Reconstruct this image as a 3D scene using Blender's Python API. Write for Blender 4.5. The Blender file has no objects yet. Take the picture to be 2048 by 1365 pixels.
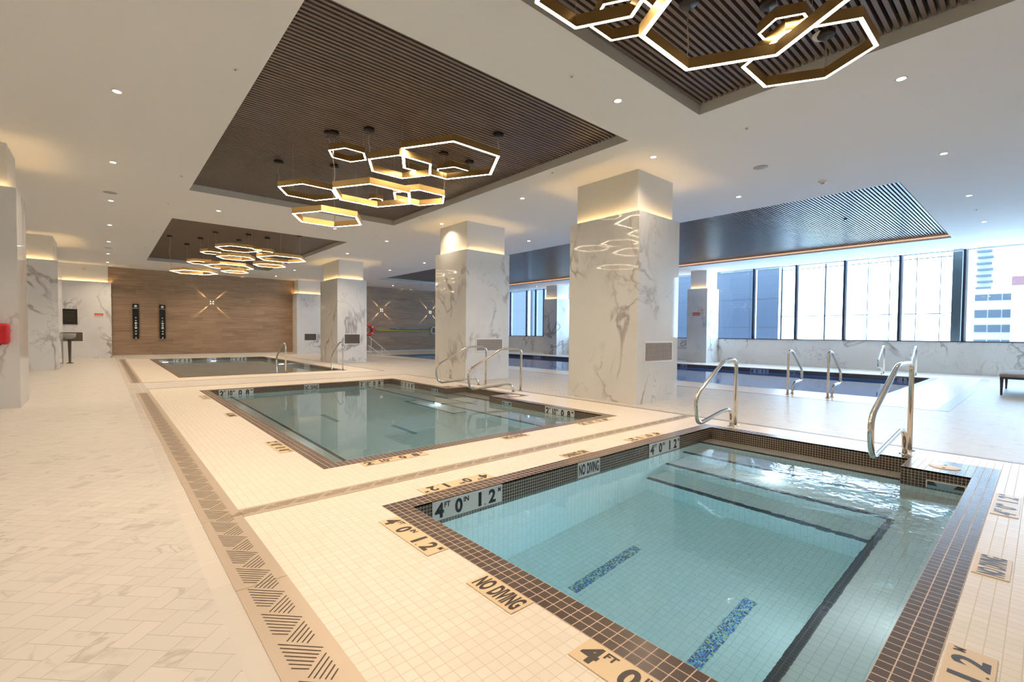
import bpy, math, random
from mathutils import Vector, Matrix
random.seed(7)
scn = bpy.context.scene
# ------------------------------------------------------------------ camera
W_, H_ = 2048, 1365
F_, YAW, PITCH, ROLL, CY = 932.304, math.radians(41.19717), math.radians(1.655815), math.radians(0.446789), 694.755
fwd = Vector((math.sin(YAW)*math.cos(PITCH), math.cos(YAW)*math.cos(PITCH), -math.sin(PITCH)))
r0 = Vector((math.cos(YAW), -math.sin(YAW), 0)); u0 = r0.cross(fwd)
rt = r0*math.cos(ROLL)+u0*math.sin(ROLL); up = -r0*math.sin(ROLL)+u0*math.cos(ROLL)
cam = bpy.data.cameras.new('camera'); co = bpy.data.objects.new('camera', cam); scn.collection.objects.link(co)
m = Matrix.Identity(4)
for i in range(3):
    m[i][0] = rt[i]; m[i][1] = up[i]; m[i][2] = -fwd[i]
m[0][3], m[1][3], m[2][3] = 0, 0, 1.25
co.matrix_world = m
cam.sensor_width = 36; cam.lens = F_/W_*36; cam.shift_y = (CY-H_/2)/W_; cam.clip_start = .05; cam.clip_end = 1000
scn.camera = co
# ------------------------------------------------------------------ colour management, world, exposure
scn.view_settings.view_transform = 'Standard'; scn.view_settings.look = 'None'
scn.view_settings.exposure = 0.0; scn.view_settings.gamma = 1; scn.view_settings.use_curve_mapping = False
try:
    scn.cycles.use_denoising = True
    scn.cycles.sample_clamp_indirect = 6
    scn.cycles.diffuse_bounces = 5
    scn.cycles.volume_bounces = 0
except Exception: pass
world = bpy.data.worlds.new('sky'); scn.world = world; world.use_nodes = True
bg = world.node_tree.nodes['Background']; bg.inputs[0].default_value = (.57, .785, 1.0, 1); bg.inputs[1].default_value = 12.0
WARM = (1.0, .79, .57); DOWN_W = 37.0; RING_E = 35.0; COVE_E = 50.0
def add_light(name, kind, loc, power, color, parent=None, **kw):
    l = bpy.data.lights.new(name, kind); l.energy = power; l.color = color
    for k, v in kw.items(): setattr(l, k, v)
    o = bpy.data.objects.new(name, l); scn.collection.objects.link(o); o.location = loc
    if parent: o.parent = parent
    return o
# sky portals in the window openings (sampling guides for the sky's own light)
for (ya, yb) in ((-3, 10.05), (11.0, 19.3), (20.4, 28.6)):
    p = add_light('window_portal', 'AREA', (21.95, (ya+yb)/2, 2.65), 1, (1, 1, 1), shape='RECTANGLE', size=3.1, size_y=yb-ya)
    p.rotation_euler = (0, math.radians(90), 0)      # local -Z points to -X
    p.data.cycles.is_portal = True
# ------------------------------------------------------------------ materials
def new_mat(name):
    m = bpy.data.materials.new(name); m.use_nodes = True
    nt = m.node_tree; return m, nt, nt.nodes['Principled BSDF']
def N(nt, t, **kw):
    n = nt.nodes.new(t)
    for k, v in kw.items(): setattr(n, k, v)
    return n
def math_n(nt, op, a, b=None, c=None):
    n = N(nt, 'ShaderNodeMath', operation=op)
    for i, v in enumerate((a, b, c)):
        if v is None: continue
        if isinstance(v, (int, float)): n.inputs[i].default_value = v
        else: nt.links.new(v, n.inputs[i])
    return n.outputs[0]
def mix_c(nt, fac, a, b, blend='MIX'):
    n = N(nt, 'ShaderNodeMix', data_type='RGBA', blend_type=blend)
    for i, v in ((0, fac), (6, a), (7, b)):
        if isinstance(v, (int, float)): n.inputs[i].default_value = v
        elif isinstance(v, tuple): n.inputs[i].default_value = (*v, 1)
        else: nt.links.new(v, n.inputs[i])
    return n.outputs[2]
def map_r(nt, v, a, b, c=0, d=1):
    n = N(nt, 'ShaderNodeMapRange'); nt.links.new(v, n.inputs[0])
    for i, x in enumerate((a, b, c, d)): n.inputs[i+1].default_value = x
    return n.outputs[0]
def noise(nt, vec, scale, detail=3, rough=.5, dist=0):
    n = N(nt, 'ShaderNodeTexNoise'); n.inputs['Scale'].default_value = scale; n.inputs['Detail'].default_value = detail
    n.inputs['Roughness'].default_value = rough; n.inputs['Distortion'].default_value = dist
    if vec is not None: nt.links.new(vec, n.inputs['Vector'])
    return n.outputs['Fac']
def S(r, g, b):      # sRGB 0-255 to linear
    f = lambda c: ((c/255+.055)/1.055)**2.4 if c > 10 else c/255/12.92
    return (f(r), f(g), f(b))
def simple(name, col, rough=.5, metal=0.0, emit=None, es=0, spec=None):
    m, nt, b = new_mat(name)
    b.inputs['Base Color'].default_value = (*col, 1); b.inputs['Roughness'].default_value = rough; b.inputs['Metallic'].default_value = metal
    if emit: b.inputs['Emission Color'].default_value = (*emit, 1); b.inputs['Emission Strength'].default_value = es
    if spec is not None: b.inputs['Specular IOR Level'].default_value = spec
    return m
def grid_mask(nt, p, gap, uv=None):
    if uv is None: uv = N(nt, 'ShaderNodeUVMap').outputs[0]
    sc = N(nt, 'ShaderNodeVectorMath', operation='SCALE'); nt.links.new(uv, sc.inputs[0]); sc.inputs['Scale'].default_value = 1/p
    fr = N(nt, 'ShaderNodeVectorMath', operation='FRACTION'); nt.links.new(sc.outputs[0], fr.inputs[0])
    sx = N(nt, 'ShaderNodeSeparateXYZ'); nt.links.new(fr.outputs[0], sx.inputs[0])
    ax = math_n(nt, 'ABSOLUTE', math_n(nt, 'SUBTRACT', sx.outputs[0], .5)); ay = math_n(nt, 'ABSOLUTE', math_n(nt, 'SUBTRACT', sx.outputs[1], .5))
    mx = math_n(nt, 'MAXIMUM', ax, ay)
    mask = map_r(nt, mx, .5-gap/p/2-.01, .5-gap/p/2+.01, 1, 0)
    fl = N(nt, 'ShaderNodeVectorMath', operation='FLOOR'); nt.links.new(sc.outputs[0], fl.inputs[0])
    wn = N(nt, 'ShaderNodeTexWhiteNoise', noise_dimensions='2D'); nt.links.new(fl.outputs[0], wn.inputs['Vector'])
    return mask, wn.outputs['Value']
def mosaic(name, c1, c2, grout, p, gap, rough=.25, bump=.3):
    m, nt, b = new_mat(name)
    mask, rnd = grid_mask(nt, p, gap)
    nt.links.new(mix_c(nt, mask, grout, mix_c(nt, rnd, c1, c2)), b.inputs['Base Color'])
    nt.links.new(map_r(nt, mask, 0, 1, .8, rough), b.inputs['Roughness'])
    bp = N(nt, 'ShaderNodeBump'); bp.inputs['Strength'].default_value = bump; bp.inputs['Distance'].default_value = .001
    nt.links.new(mask, bp.inputs['Height']); nt.links.new(bp.outputs[0], b.inputs['Normal'])
    return m
def vein_layer(nt, vec, scale, width, maskscale, lo, hi):
    n1 = noise(nt, vec, scale, 4, .55, .6)
    v = math_n(nt, 'ABSOLUTE', math_n(nt, 'SUBTRACT', n1, .5))
    line = map_r(nt, v, 0, width, 1, 0)
    mk = map_r(nt, noise(nt, vec, maskscale, 2), lo, hi, 0, 1)
    return math_n(nt, 'MULTIPLY', line, mk)
def marble(name, base=(.80, .80, .79), rough=.04):
    m, nt, b = new_mat(name)
    g = N(nt, 'ShaderNodeNewGeometry').outputs['Position']
    mp = N(nt, 'ShaderNodeMapping'); mp.inputs['Rotation'].default_value = (.3, .5, .6); mp.inputs['Scale'].default_value = (1, 1, .75); nt.links.new(g, mp.inputs[0])
    a = vein_layer(nt, mp.outputs[0], .75, .028, .8, .47, .62)
    c = vein_layer(nt, mp.outputs[0], 1.9, .016, 1.1, .52, .68)
    s = map_r(nt, noise(nt, mp.outputs[0], .9, 3), .5, .8, 0, .25)
    t = math_n(nt, 'MINIMUM', math_n(nt, 'ADD', math_n(nt, 'ADD', a, math_n(nt, 'MULTIPLY', c, .6)), s), 1)
    nt.links.new(mix_c(nt, math_n(nt, 'MULTIPLY', t, .85), base, (.30, .28, .27)), b.inputs['Base Color'])
    b.inputs['Roughness'].default_value = rough; b.inputs['Specular IOR Level'].default_value = .6
    return m
M = {}
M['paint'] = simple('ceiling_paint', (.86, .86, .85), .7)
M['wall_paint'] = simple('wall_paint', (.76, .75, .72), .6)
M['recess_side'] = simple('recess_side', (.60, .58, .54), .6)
M['black'] = simple('void_black', (.008, .007, .006), .9)
M['slat'] = simple('slat_wood', (.165, .125, .105), .33)
M['marble'] = marble('marble')
M['steel'] = simple('stainless_steel', (.72, .69, .64), .14, 1)
M['drain_steel'] = simple('drain_steel', (.66, .55, .44), .35, .5)
M['slot'] = simple('drain_slot_shade', (.10, .07, .05), .9)
M['brass'] = simple('brushed_brass', (.80, .55, .22), .32, 1)
M['led'] = simple('led_strip', (1, 1, 1), .5, 0, (1, .80, .57), RING_E)
M['cove'] = simple('cove_led', (1, 1, 1), .5, 0, (1, .62, .25), COVE_E)
M['orange_led'] = simple('recess_led', (1, 1, 1), .5, 0, (1, .52, .24), 1.1)
M['lens'] = simple('lamp_lens', (1, 1, 1), .5, 0, (1, .9, .75), 12)
M['trim'] = simple('white_trim', (.8, .79, .76), .4)
M['dark_metal'] = simple('dark_bronze', (.035, .028, .024), .4, .5)
M['cable'] = simple('cable', (.45, .4, .33), .5)
M['mullion'] = simple('mullion_dark', (.02, .03, .06), .4, .2)
M['alu'] = simple('aluminium', (.62, .68, .76), .35, .3)
M['grille'] = simple('grille_beige', (.52, .45, .40), .5)
M['grille_dark'] = simple('grille_dark', (.14, .11, .09), .6)
M['frame_white'] = simple('frame_white', (.82, .8, .8), .35)
M['red'] = simple('red_plastic', (.55, .012, .02), .3)
M['life_red'] = simple('life_ring_red', (.75, .06, .02), .4)
M['ink'] = simple('black_ink', (.012, .012, .014), .5)
M['ink_brown'] = simple('tile_lettering', (.045, .03, .024), .4)
M['plate'] = simple('plate_white', (.66, .67, .66), .25)
M['plate_yellow'] = simple('plate_cream', (.74, .57, .36), .35)
M['white_plastic'] = simple('white_plastic', (.8, .8, .78), .35)
M['yellow'] = simple('yellow_pole', (.55, .5, .05), .4)
M['blue'] = simple('blue_pole', (.03, .22, .5), .4)
M['fabric'] = simple('cushion_taupe', (.36, .33, .31), .9)
M['hatch'] = simple('hatch_cream', (.76, .62, .48), .45)
M['stone_band'] = mosaic('stone_band', (.64, .60, .55), (.69, .645, .59), (.45, .39, .33), .30, .002, .25, .1)
M['concrete'] = simple('concrete', (.85, .85, .85), .8)
M['deck'] = mosaic('deck_mosaic', (.785, .715, .625), (.835, .765, .675), (.68, .59, .48), .05333, .0035, .3, .3)
M['coping'] = mosaic('coping_mosaic', (.085, .058, .047), (.10, .075, .062), (.62, .47, .37), .05333, .0042, .22, .3)
M['wall_mosaic'] = mosaic('waterline_mosaic', (.03, .022, .02), (.045, .034, .03), (.50, .40, .30), .0268, .0038, .2, .3)
M['basin'] = mosaic('basin_mosaic', (.84, .83, .77), (.89, .88, .83), (.62, .63, .60), .05333, .0032, .3, .2)
M['nosing'] = mosaic('nosing_mosaic', (.02, .02, .022), (.03, .03, .034), (.15, .14, .13), .0268, .003, .3, .2)
# speckled glass mosaic strips on the pool floor
m, nt, b = new_mat('glass_mosaic'); mask, rnd = grid_mask(nt, .0134, .0016)
cr = N(nt, 'ShaderNodeValToRGB'); nt.links.new(rnd, cr.inputs[0]); cr.color_ramp.interpolation = 'CONSTANT'
els = cr.color_ramp.elements; els[0].color = (.02, .08, .35, 1); els[1].position = .3; els[1].color = (.5, .62, .5, 1)
for pos, c in ((.5, (.01, .02, .08, 1)), (.7, (.08, .3, .6, 1)), (.85, (.45, .5, .12, 1))):
    e = els.new(pos); e.color = c
nt.links.new(mix_c(nt, mask, (.6, .62, .58), cr.outputs[0]), b.inputs['Base Color']); M['glass_mosaic'] = m
# herringbone marble floor (uv: metres inside each tile; colour attribute: per-tile random)
TL, TW = .1716, .0868
m, nt, b = new_mat('herringbone_marble')
uv = N(nt, 'ShaderNodeUVMap').outputs[0]; sx = N(nt, 'ShaderNodeSeparateXYZ'); nt.links.new(uv, sx.inputs[0])
du = math_n(nt, 'SUBTRACT', TL/2, math_n(nt, 'ABSOLUTE', math_n(nt, 'SUBTRACT', sx.outputs[0], TL/2)))
dv = math_n(nt, 'SUBTRACT', TW/2, math_n(nt, 'ABSOLUTE', math_n(nt, 'SUBTRACT', sx.outputs[1], TW/2)))
dmin = math_n(nt, 'MINIMUM', du, dv); mask = map_r(nt, dmin, .0006, .0016, 0, 1)
at = N(nt, 'ShaderNodeAttribute', attribute_name='rnd'); pos = N(nt, 'ShaderNodeNewGeometry').outputs['Position']
off = N(nt, 'ShaderNodeVectorMath', operation='SCALE'); nt.links.new(at.outputs['Color'], off.inputs[0]); off.inputs['Scale'].default_value = 40
ad = N(nt, 'ShaderNodeVectorMath', operation='ADD'); nt.links.new(pos, ad.inputs[0]); nt.links.new(off.outputs[0], ad.inputs[1])
v1 = vein_layer(nt, ad.outputs[0], 3.2, .03, 1.6, .47, .62); v2 = map_r(nt, noise(nt, ad.outputs[0], 3.0, 4, .6), .56, .70, 0, .75)
tt = math_n(nt, 'MINIMUM', math_n(nt, 'ADD', v1, v2), 1)
sr = N(nt, 'ShaderNodeSeparateXYZ'); nt.links.new(at.outputs['Color'], sr.inputs[0])
few = map_r(nt, sr.outputs[2], .45, .62, 0, 1)
c1 = mix_c(nt, math_n(nt, 'MULTIPLY', sr.outputs[1], .6), (.63, .595, .55), (.565, .54, .50))
c2 = mix_c(nt, math_n(nt, 'MULTIPLY', math_n(nt, 'MULTIPLY', tt, few), .62), c1, (.36, .32, .285))
nt.links.new(mix_c(nt, mask, (.40, .34, .28), c2), b.inputs['Base Color']); b.inputs['Specular IOR Level'].default_value = .2
nt.links.new(map_r(nt, mask, 0, 1, .8, .38), b.inputs['Roughness']); M['herring'] = m
# wood plank wall
m, nt, b = new_mat('wood_planks')
uv = N(nt, 'ShaderNodeUVMap').outputs[0]; sx = N(nt, 'ShaderNodeSeparateXYZ'); nt.links.new(uv, sx.inputs[0])
row = math_n(nt, 'FLOOR', math_n(nt, 'DIVIDE', sx.outputs[1], .2)); wn = N(nt, 'ShaderNodeTexWhiteNoise', noise_dimensions='1D'); nt.links.new(row, wn.inputs['W'])
xo = math_n(nt, 'ADD', sx.outputs[0], math_n(nt, 'MULTIPLY', wn.outputs['Value'], 30))
plank = math_n(nt, 'FLOOR', math_n(nt, 'DIVIDE', xo, 1.2)); wn2 = N(nt, 'ShaderNodeTexWhiteNoise', noise_dimensions='2D')
cb = N(nt, 'ShaderNodeCombineXYZ'); nt.links.new(plank, cb.inputs[0]); nt.links.new(row, cb.inputs[1]); nt.links.new(cb.outputs[0], wn2.inputs['Vector'])
cb2 = N(nt, 'ShaderNodeCombineXYZ'); nt.links.new(math_n(nt, 'MULTIPLY', xo, .8), cb2.inputs[0]); nt.links.new(math_n(nt, 'MULTIPLY', sx.outputs[1], 16), cb2.inputs[1])
nz = noise(nt, cb2.outputs[0], 1.3, 4, .6)
val = math_n(nt, 'ADD', math_n(nt, 'MULTIPLY', map_r(nt, nz, .3, .7), .7), math_n(nt, 'MULTIPLY', wn2.outputs['Value'], .3))
fr = math_n(nt, 'FRACT', math_n(nt, 'DIVIDE', sx.outputs[1], .2)); gap = map_r(nt, fr, .0, .03, .6, 1)
nt.links.new(mix_c(nt, 1.0, mix_c(nt, val, (.21, .135, .082), (.44, .31, .20)), gap, 'MULTIPLY'), b.inputs['Base Color'])
b.inputs['Roughness'].default_value = .45; M['wood'] = m
# glass pane: reflects a little, lets the rest straight through
m = bpy.data.materials.new('window_glass'); m.use_nodes = True; nt = m.node_tree; nt.nodes.remove(nt.nodes['Principled BSDF'])
tr = N(nt, 'ShaderNodeBsdfTransparent'); tr.inputs[0].default_value = (.90, .96, 1, 1); gl = N(nt, 'ShaderNodeBsdfGlossy'); gl.inputs['Roughness'].default_value = 0
fz = N(nt, 'ShaderNodeFresnel'); fz.inputs[0].default_value = 1.45; mx = N(nt, 'ShaderNodeMixShader')
nt.links.new(math_n(nt, 'MULTIPLY', fz.outputs[0], math_n(nt, 'SUBTRACT', 1, N(nt, 'ShaderNodeNewGeometry').outputs['Backfacing'])), mx.inputs[0]); nt.links.new(tr.outputs[0], mx.inputs[1]); nt.links.new(gl.outputs[0], mx.inputs[2])
nt.links.new(mx.outputs[0], nt.nodes['Material Output'].inputs['Surface']); M['glass'] = m
# water: refracting rippled surface over an absorbing volume
def water(name, strength, dens, scale=2.2, cx=None):
    m = bpy.data.materials.new(name); m.use_nodes = True; nt = m.node_tree; nt.nodes.remove(nt.nodes['Principled BSDF'])
    gl = N(nt, 'ShaderNodeBsdfGlass'); gl.inputs['IOR'].default_value = 1.333; gl.inputs['Roughness'].default_value = 0
    pos = N(nt, 'ShaderNodeNewGeometry').outputs['Position']
    n1 = noise(nt, pos, scale, 2, .5, .3); n2 = noise(nt, pos, scale*5, 2, .5)
    h = math_n(nt, 'ADD', math_n(nt, 'MULTIPLY', n1, .55), math_n(nt, 'MULTIPLY', n2, .24))
    bp = N(nt, 'ShaderNodeBump'); bp.inputs['Distance'].default_value = .02
    nt.links.new(h, bp.inputs['Height'])
    if cx:      # livelier by the skimmer inlet
        d = N(nt, 'ShaderNodeVectorMath', operation='DISTANCE'); nt.links.new(pos, d.inputs[0]); d.inputs[1].default_value = cx
        nt.links.new(map_r(nt, d.outputs['Value'], .2, 1.7, strength*4.5, strength), bp.inputs['Strength'])
    else: bp.inputs['Strength'].default_value = strength
    nt.links.new(bp.outputs[0], gl.inputs['Normal'])
    va = N(nt, 'ShaderNodeVolumeAbsorption'); va.inputs[0].default_value = (.40, .87, .98, 1); va.inputs[1].default_value = dens
    nt.links.new(gl.outputs[0], nt.nodes['Material Output'].inputs['Surface']); nt.links.new(va.outputs[0], nt.nodes['Material Output'].inputs['Volume'])
    return m
M['water1'] = water('water_near', .17, .36, cx=(5.2, .9, -.15)); M['water2'] = water('water_mid', .06, .35); M['water3'] = water('water_far', .08, .25); M['water4'] = water('water_lap', .08, .8)
M['water4'].node_tree.nodes['Volume Absorption'].inputs[0].default_value = (.12, .66, .92, 1)
# facades outside
def facade(name, base, line, px, pz, lw, rough=.4):
    m, nt, b = new_mat(name); uv = N(nt, 'ShaderNodeUVMap').outputs[0]; sx = N(nt, 'ShaderNodeSeparateXYZ'); nt.links.new(uv, sx.inputs[0])
    fx = math_n(nt, 'FRACT', math_n(nt, 'DIVIDE', sx.outputs[0], px)); fz = math_n(nt, 'FRACT', math_n(nt, 'DIVIDE', sx.outputs[1], pz))
    l = math_n(nt, 'MAXIMUM', math_n(nt, 'LESS_THAN', fx, lw/px), math_n(nt, 'LESS_THAN', fz, lw/pz))
    nt.links.new(mix_c(nt, l, base, line), b.inputs['Base Color']); b.inputs['Roughness'].default_value = rough; return m
M['tower'] = facade('tower_panels', (.024, .032, .050), (.012, .016, .028), 2.4, 1.72, .05)
M['white_facade'] = simple('white_facade', (.32, .32, .33), .7)
M['ribbon'] = simple('ribbon_glass', (.045, .055, .07), .4)
M['screen_glass'] = simple('screen_frame', (.012, .012, .015), .5)
M['pale_post'] = simple('pale_post', (.05, .058, .062), .6)
M['red_facade'] = simple('red_facade', (.15, .06, .065), .7)
# ------------------------------------------------------------------ mesh helpers
LINK = scn.collection.objects.link
class MB:
    def __init__(s): s.v = []; s.f = []; s.m = []; s.uv = []; s.sm = []; s.o = (0, 0, 0)
    def quad(s, pts, mi=0, uvs=None, smooth=False):
        n = len(s.v); s.v += [tuple(p) for p in pts]; s.f.append(tuple(range(n, n+len(pts)))); s.m.append(mi); s.sm.append(smooth)
        if uvs is None:
            a, b_, c = Vector(pts[0]), Vector(pts[1]), Vector(pts[2]); nn = (b_-a).cross(c-a)
            k = max(range(3), key=lambda i: abs(nn[i])); ij = ((1, 2), (0, 2), (0, 1))[k]
            uvs = [(p[ij[0]]-s.o[ij[0]], p[ij[1]]-s.o[ij[1]]) for p in pts]
        s.uv += uvs
    def box(s, x0, x1, y0, y1, z0, z1, mi=0, skip=''):
        P = lambda x, y, z: (x, y, z)
        if 'b' not in skip: s.quad([P(x0, y0, z0), P(x0, y1, z0), P(x1, y1, z0), P(x1, y0, z0)], mi)
        if 't' not in skip: s.quad([P(x0, y0, z1), P(x1, y0, z1), P(x1, y1, z1), P(x0, y1, z1)], mi)
        s.quad([P(x0, y0, z0), P(x1, y0, z0), P(x1, y0, z1), P(x0, y0, z1)], mi)
        s.quad([P(x1, y1, z0), P(x0, y1, z0), P(x0, y1, z1), P(x1, y1, z1)], mi)
        s.quad([P(x0, y1, z0), P(x0, y0, z0), P(x0, y0, z1), P(x0, y1, z1)], mi)
        s.quad([P(x1, y0, z0), P(x1, y1, z0), P(x1, y1, z1), P(x1, y0, z1)], mi)
        return s
    def tube(s, pts, r, n=12, mi=0, closed=False, caps=True):
        pts = [Vector(p) for p in pts]; K = len(pts); rings = []
        def tan(i):
            if closed: return (pts[(i+1) % K]-pts[i-1]).normalized()
            return (pts[min(i+1, K-1)]-pts[max(i-1, 0)]).normalized()
        t0 = tan(0); a = Vector((0, 0, 1)) if abs(t0.z) < .9 else Vector((1, 0, 0)); nv = t0.cross(a).normalized()
        for i in range(K):
            t = tan(i); nv = (nv-t*nv.dot(t)).normalized(); bv = t.cross(nv)
            base = len(s.v)
            for j in range(n):
                ang = 2*math.pi*j/n; s.v.append(tuple(pts[i]+nv*(r*math.cos(ang))+bv*(r*math.sin(ang))))
            rings.append(base)
        for i in range(K if closed else K-1):
            A, B = rings[i], rings[(i+1) % K]
            for j in range(n):
                k = (j+1) % n; s.f.append((A+j, A+k, B+k, B+j)); s.m.append(mi); s.sm.append(True); s.uv += [(0, 0)]*4
        if caps and not closed:
            for A, rev in ((rings[0], True), (rings[-1], False)):
                f = tuple(range(A, A+n)); s.f.append(tuple(reversed(f)) if rev else f); s.m.append(mi); s.sm.append(False); s.uv += [(0, 0)]*n
        return s
    def lathe(s, prof, c=(0, 0, 0), n=24, mi=0, axis='z'):
        base = len(s.v)
        for (r, z) in prof:
            for j in range(n):
                a = 2*math.pi*j/n; p = (r*math.cos(a), r*math.sin(a), z)
                if axis == 'y': p = (p[0], p[2], p[1])
                if axis == 'x': p = (p[2], p[0], p[1])
                s.v.append((c[0]+p[0], c[1]+p[1], c[2]+p[2]))
        for i in range(len(prof)-1):
            for j in range(n):
                k = (j+1) % n; s.f.append((base+i*n+j, base+i*n+k, base+(i+1)*n+k, base+(i+1)*n+j)); s.m.append(mi); s.sm.append(True); s.uv += [(0, 0)]*4
        return s
    def build(s, name, mats, parent=None):
        me = bpy.data.meshes.new(name); me.from_pydata(s.v, [], s.f)
        if not isinstance(mats, (list, tuple)): mats = [mats]
        for x in mats: me.materials.append(x)
        me.polygons.foreach_set('material_index', s.m); me.polygons.foreach_set('use_smooth', s.sm)
        ul = me.uv_layers.new(name='UVMap'); flat = [c for p in s.uv for c in p[:2]]; ul.data.foreach_set('uv', flat)
        me.update(); o = bpy.data.objects.new(name, me); LINK(o)
        if parent: o.parent = parent
        return o
def tag(o, label=None, cat=None, group=None, kind=None):
    if label: o['label'] = label
    if cat: o['category'] = cat
    if group: o['group'] = group
    if kind: o['kind'] = kind
    return o
def empty(name, loc=(0, 0, 0), rz=0):
    o = bpy.data.objects.new(name, None); LINK(o); o.location = loc; o.rotation_euler = (0, 0, rz); o.empty_display_size = .1; return o
def copy_tree(o, parent=None):
    c = o.copy(); LINK(c); c.parent = parent
    for ch in [x for x in scn.collection.objects if x.parent == o]: copy_tree(ch, c)
    return c
def grid_rects(mb, xs, ys, fn, z):
    for i in range(len(xs)-1):
        for j in range(len(ys)-1):
            mi = fn((xs[i]+xs[i+1])/2, (ys[j]+ys[j+1])/2)
            if mi is None: continue
            mb.quad([(xs[i], ys[j], z), (xs[i+1], ys[j], z), (xs[i+1], ys[j+1], z), (xs[i], ys[j+1], z)], mi)
ORD = ['first', 'second', 'third', 'fourth', 'fifth', 'sixth', 'seventh', 'eighth', 'ninth', 'tenth', 'eleventh', 'twelfth', 'thirteenth', 'fourteenth', 'fifteenth', 'sixteenth', 'seventeenth', 'eighteenth', 'nineteenth', 'twentieth', 'twenty-first', 'twenty-second', 'twenty-third', 'twenty-fourth', 'twenty-fifth', 'twenty-sixth', 'twenty-seventh', 'twenty-eighth', 'twenty-ninth', 'thirtieth']
CZ = 4.2; SL = 4.33
X0, X1, Y0, Y1 = -2.4, 21.6, -3.0, 28.6
CW = .16                                   # coping width
POOLS = {1: (1.49, 6.3433, .235, 3.115), 2: (1.49, 5.9167, 4.29, 11.7033), 3: (1.49, 6.06, 15.2, 25.95), 4: (11.75, 18.95, 2.08, 24.3)}
# ------------------------------------------------------------------ floor
def inside(x, y, r, g=0): return r[0]-g < x < r[1]+g and r[2]-g < y < r[3]+g
NICHE = (5.78, 6.46, 7.12, 8.98)           # entry niche of the middle pool, outer coping line
def hole(x, y): return any(inside(x, y, r) for r in POOLS.values()) or inside(x, y, NICHE)
mb = MB(); mb.o = (1.49, .235, 0)
ZA = (.69, 6.80, Y0, 12.62); ZB = (.69, 6.86, 14.24, 26.3); ZR = (10.62, 20.3, 1.2, 25.4)
xs = sorted({X0, .37, .46, .69, .82, 1.49, 5.78, 5.9167, 6.06, 6.3433, 6.46, 6.80, 6.86, 10.62, 11.75, 18.95, 20.3, X1})
ys = sorted({Y0, .235, 1.2, 2.08, 3.115, 3.52, 3.68, 4.29, 7.12, 8.98, 11.7033, 12.62, 14.24, 15.2, 24.3, 25.4, 25.95, 26.3, Y1})
def floor_mat(x, y):
    if hole(x, y): return None
    if inside(x, y, ZA) or inside(x, y, ZB) or inside(x, y, ZR): return 1
    if .37 < x < .69: return 2
    return None                             # herringbone comes as its own tiles below
grid_rects(mb, xs, ys, floor_mat, 0)
# herringbone tiles, clipped to the stone field
import bmesh
def herring(bm, region, uvl, col):
    x0, x1, y0, y1 = region; fx = []
    s2 = math.sqrt(.5); L, Wd = TL, TW
    nx = int((x1-x0)/(Wd*2*s2))+6; ny = int((y1-y0)/(L*2*s2))+6
    tmp = bmesh.new(); ul = tmp.loops.layers.uv.new('UVMap'); cl = tmp.loops.layers.float_color.new('rnd')
    for i in range(-3, nx):
        for j in range(-3, ny):
            ox = x0+i*Wd*2*s2; oy = y0+j*L*2*s2
            for kind in (0, 1):
                # tile frame: u axis at -45 deg, v axis at +45 deg
                if kind == 0: p0 = (0, 0); e1, e2 = (L, 0), (0, Wd)
                else: p0 = (L, Wd-L); e1, e2 = (0, L), (Wd, 0)
                def wv(a, b): return (ox+(a+b)*s2, oy+(b-a)*s2, 0)
                c = [p0, (p0[0]+e1[0], p0[1]+e1[1]), (p0[0]+e1[0]+e2[0], p0[1]+e1[1]+e2[1]), (p0[0]+e2[0], p0[1]+e2[1])]
                vs = [tmp.verts.new(wv(*q)) for q in c]; u = [(0, 0), (L, 0), (L, Wd), (0, Wd)]
                if kind == 1: vs.reverse(); u.reverse()
                f = tmp.faces.new(vs); rc = (random.random(), random.random(), random.random(), 1)
                for lp, q in zip(f.loops, u): lp[ul].uv = q; lp[cl] = rc
    for cop, no in (((x0, 0, 0), (-1, 0, 0)), ((x1, 0, 0), (1, 0, 0)), ((0, y0, 0), (0, -1, 0)), ((0, y1, 0), (0, 1, 0))):
        bmesh.ops.bisect_plane(tmp, geom=tmp.verts[:]+tmp.edges[:]+tmp.faces[:], plane_co=cop, plane_no=no, clear_outer=True)
    for f in tmp.faces:
        vs = [bm.verts.new(v.co) for v in f.verts]; nf = bm.faces.new(vs); nf.material_index = 0
        for a, b_ in zip(nf.loops, f.loops): a[uvl].uv = b_[ul].uv; a[col] = b_[cl]
    tmp.free()
floor = mb.build('floor', [M['herring'], M['deck'], M['stone_band']]); tag(floor, kind='structure')
bm = bmesh.new(); bm.from_mesh(floor.data); uvl = bm.loops.layers.uv['UVMap']; col = bm.loops.layers.float_color.new('rnd')
for reg in ((X0, .37, Y0, Y1), (.69, 6.86, 12.62, 14.24), (.69, 6.86, 26.3, Y1), (6.86, 10.62, Y0, Y1), (10.62, 20.3, Y0, 1.2), (10.62, 20.3, 25.4, Y1), (20.3, X1, Y0, Y1), (6.80, 6.86, Y0, 12.62)):
    herring(bm, reg, uvl, col)
bm.to_mesh(floor.data); bm.free()
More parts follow.
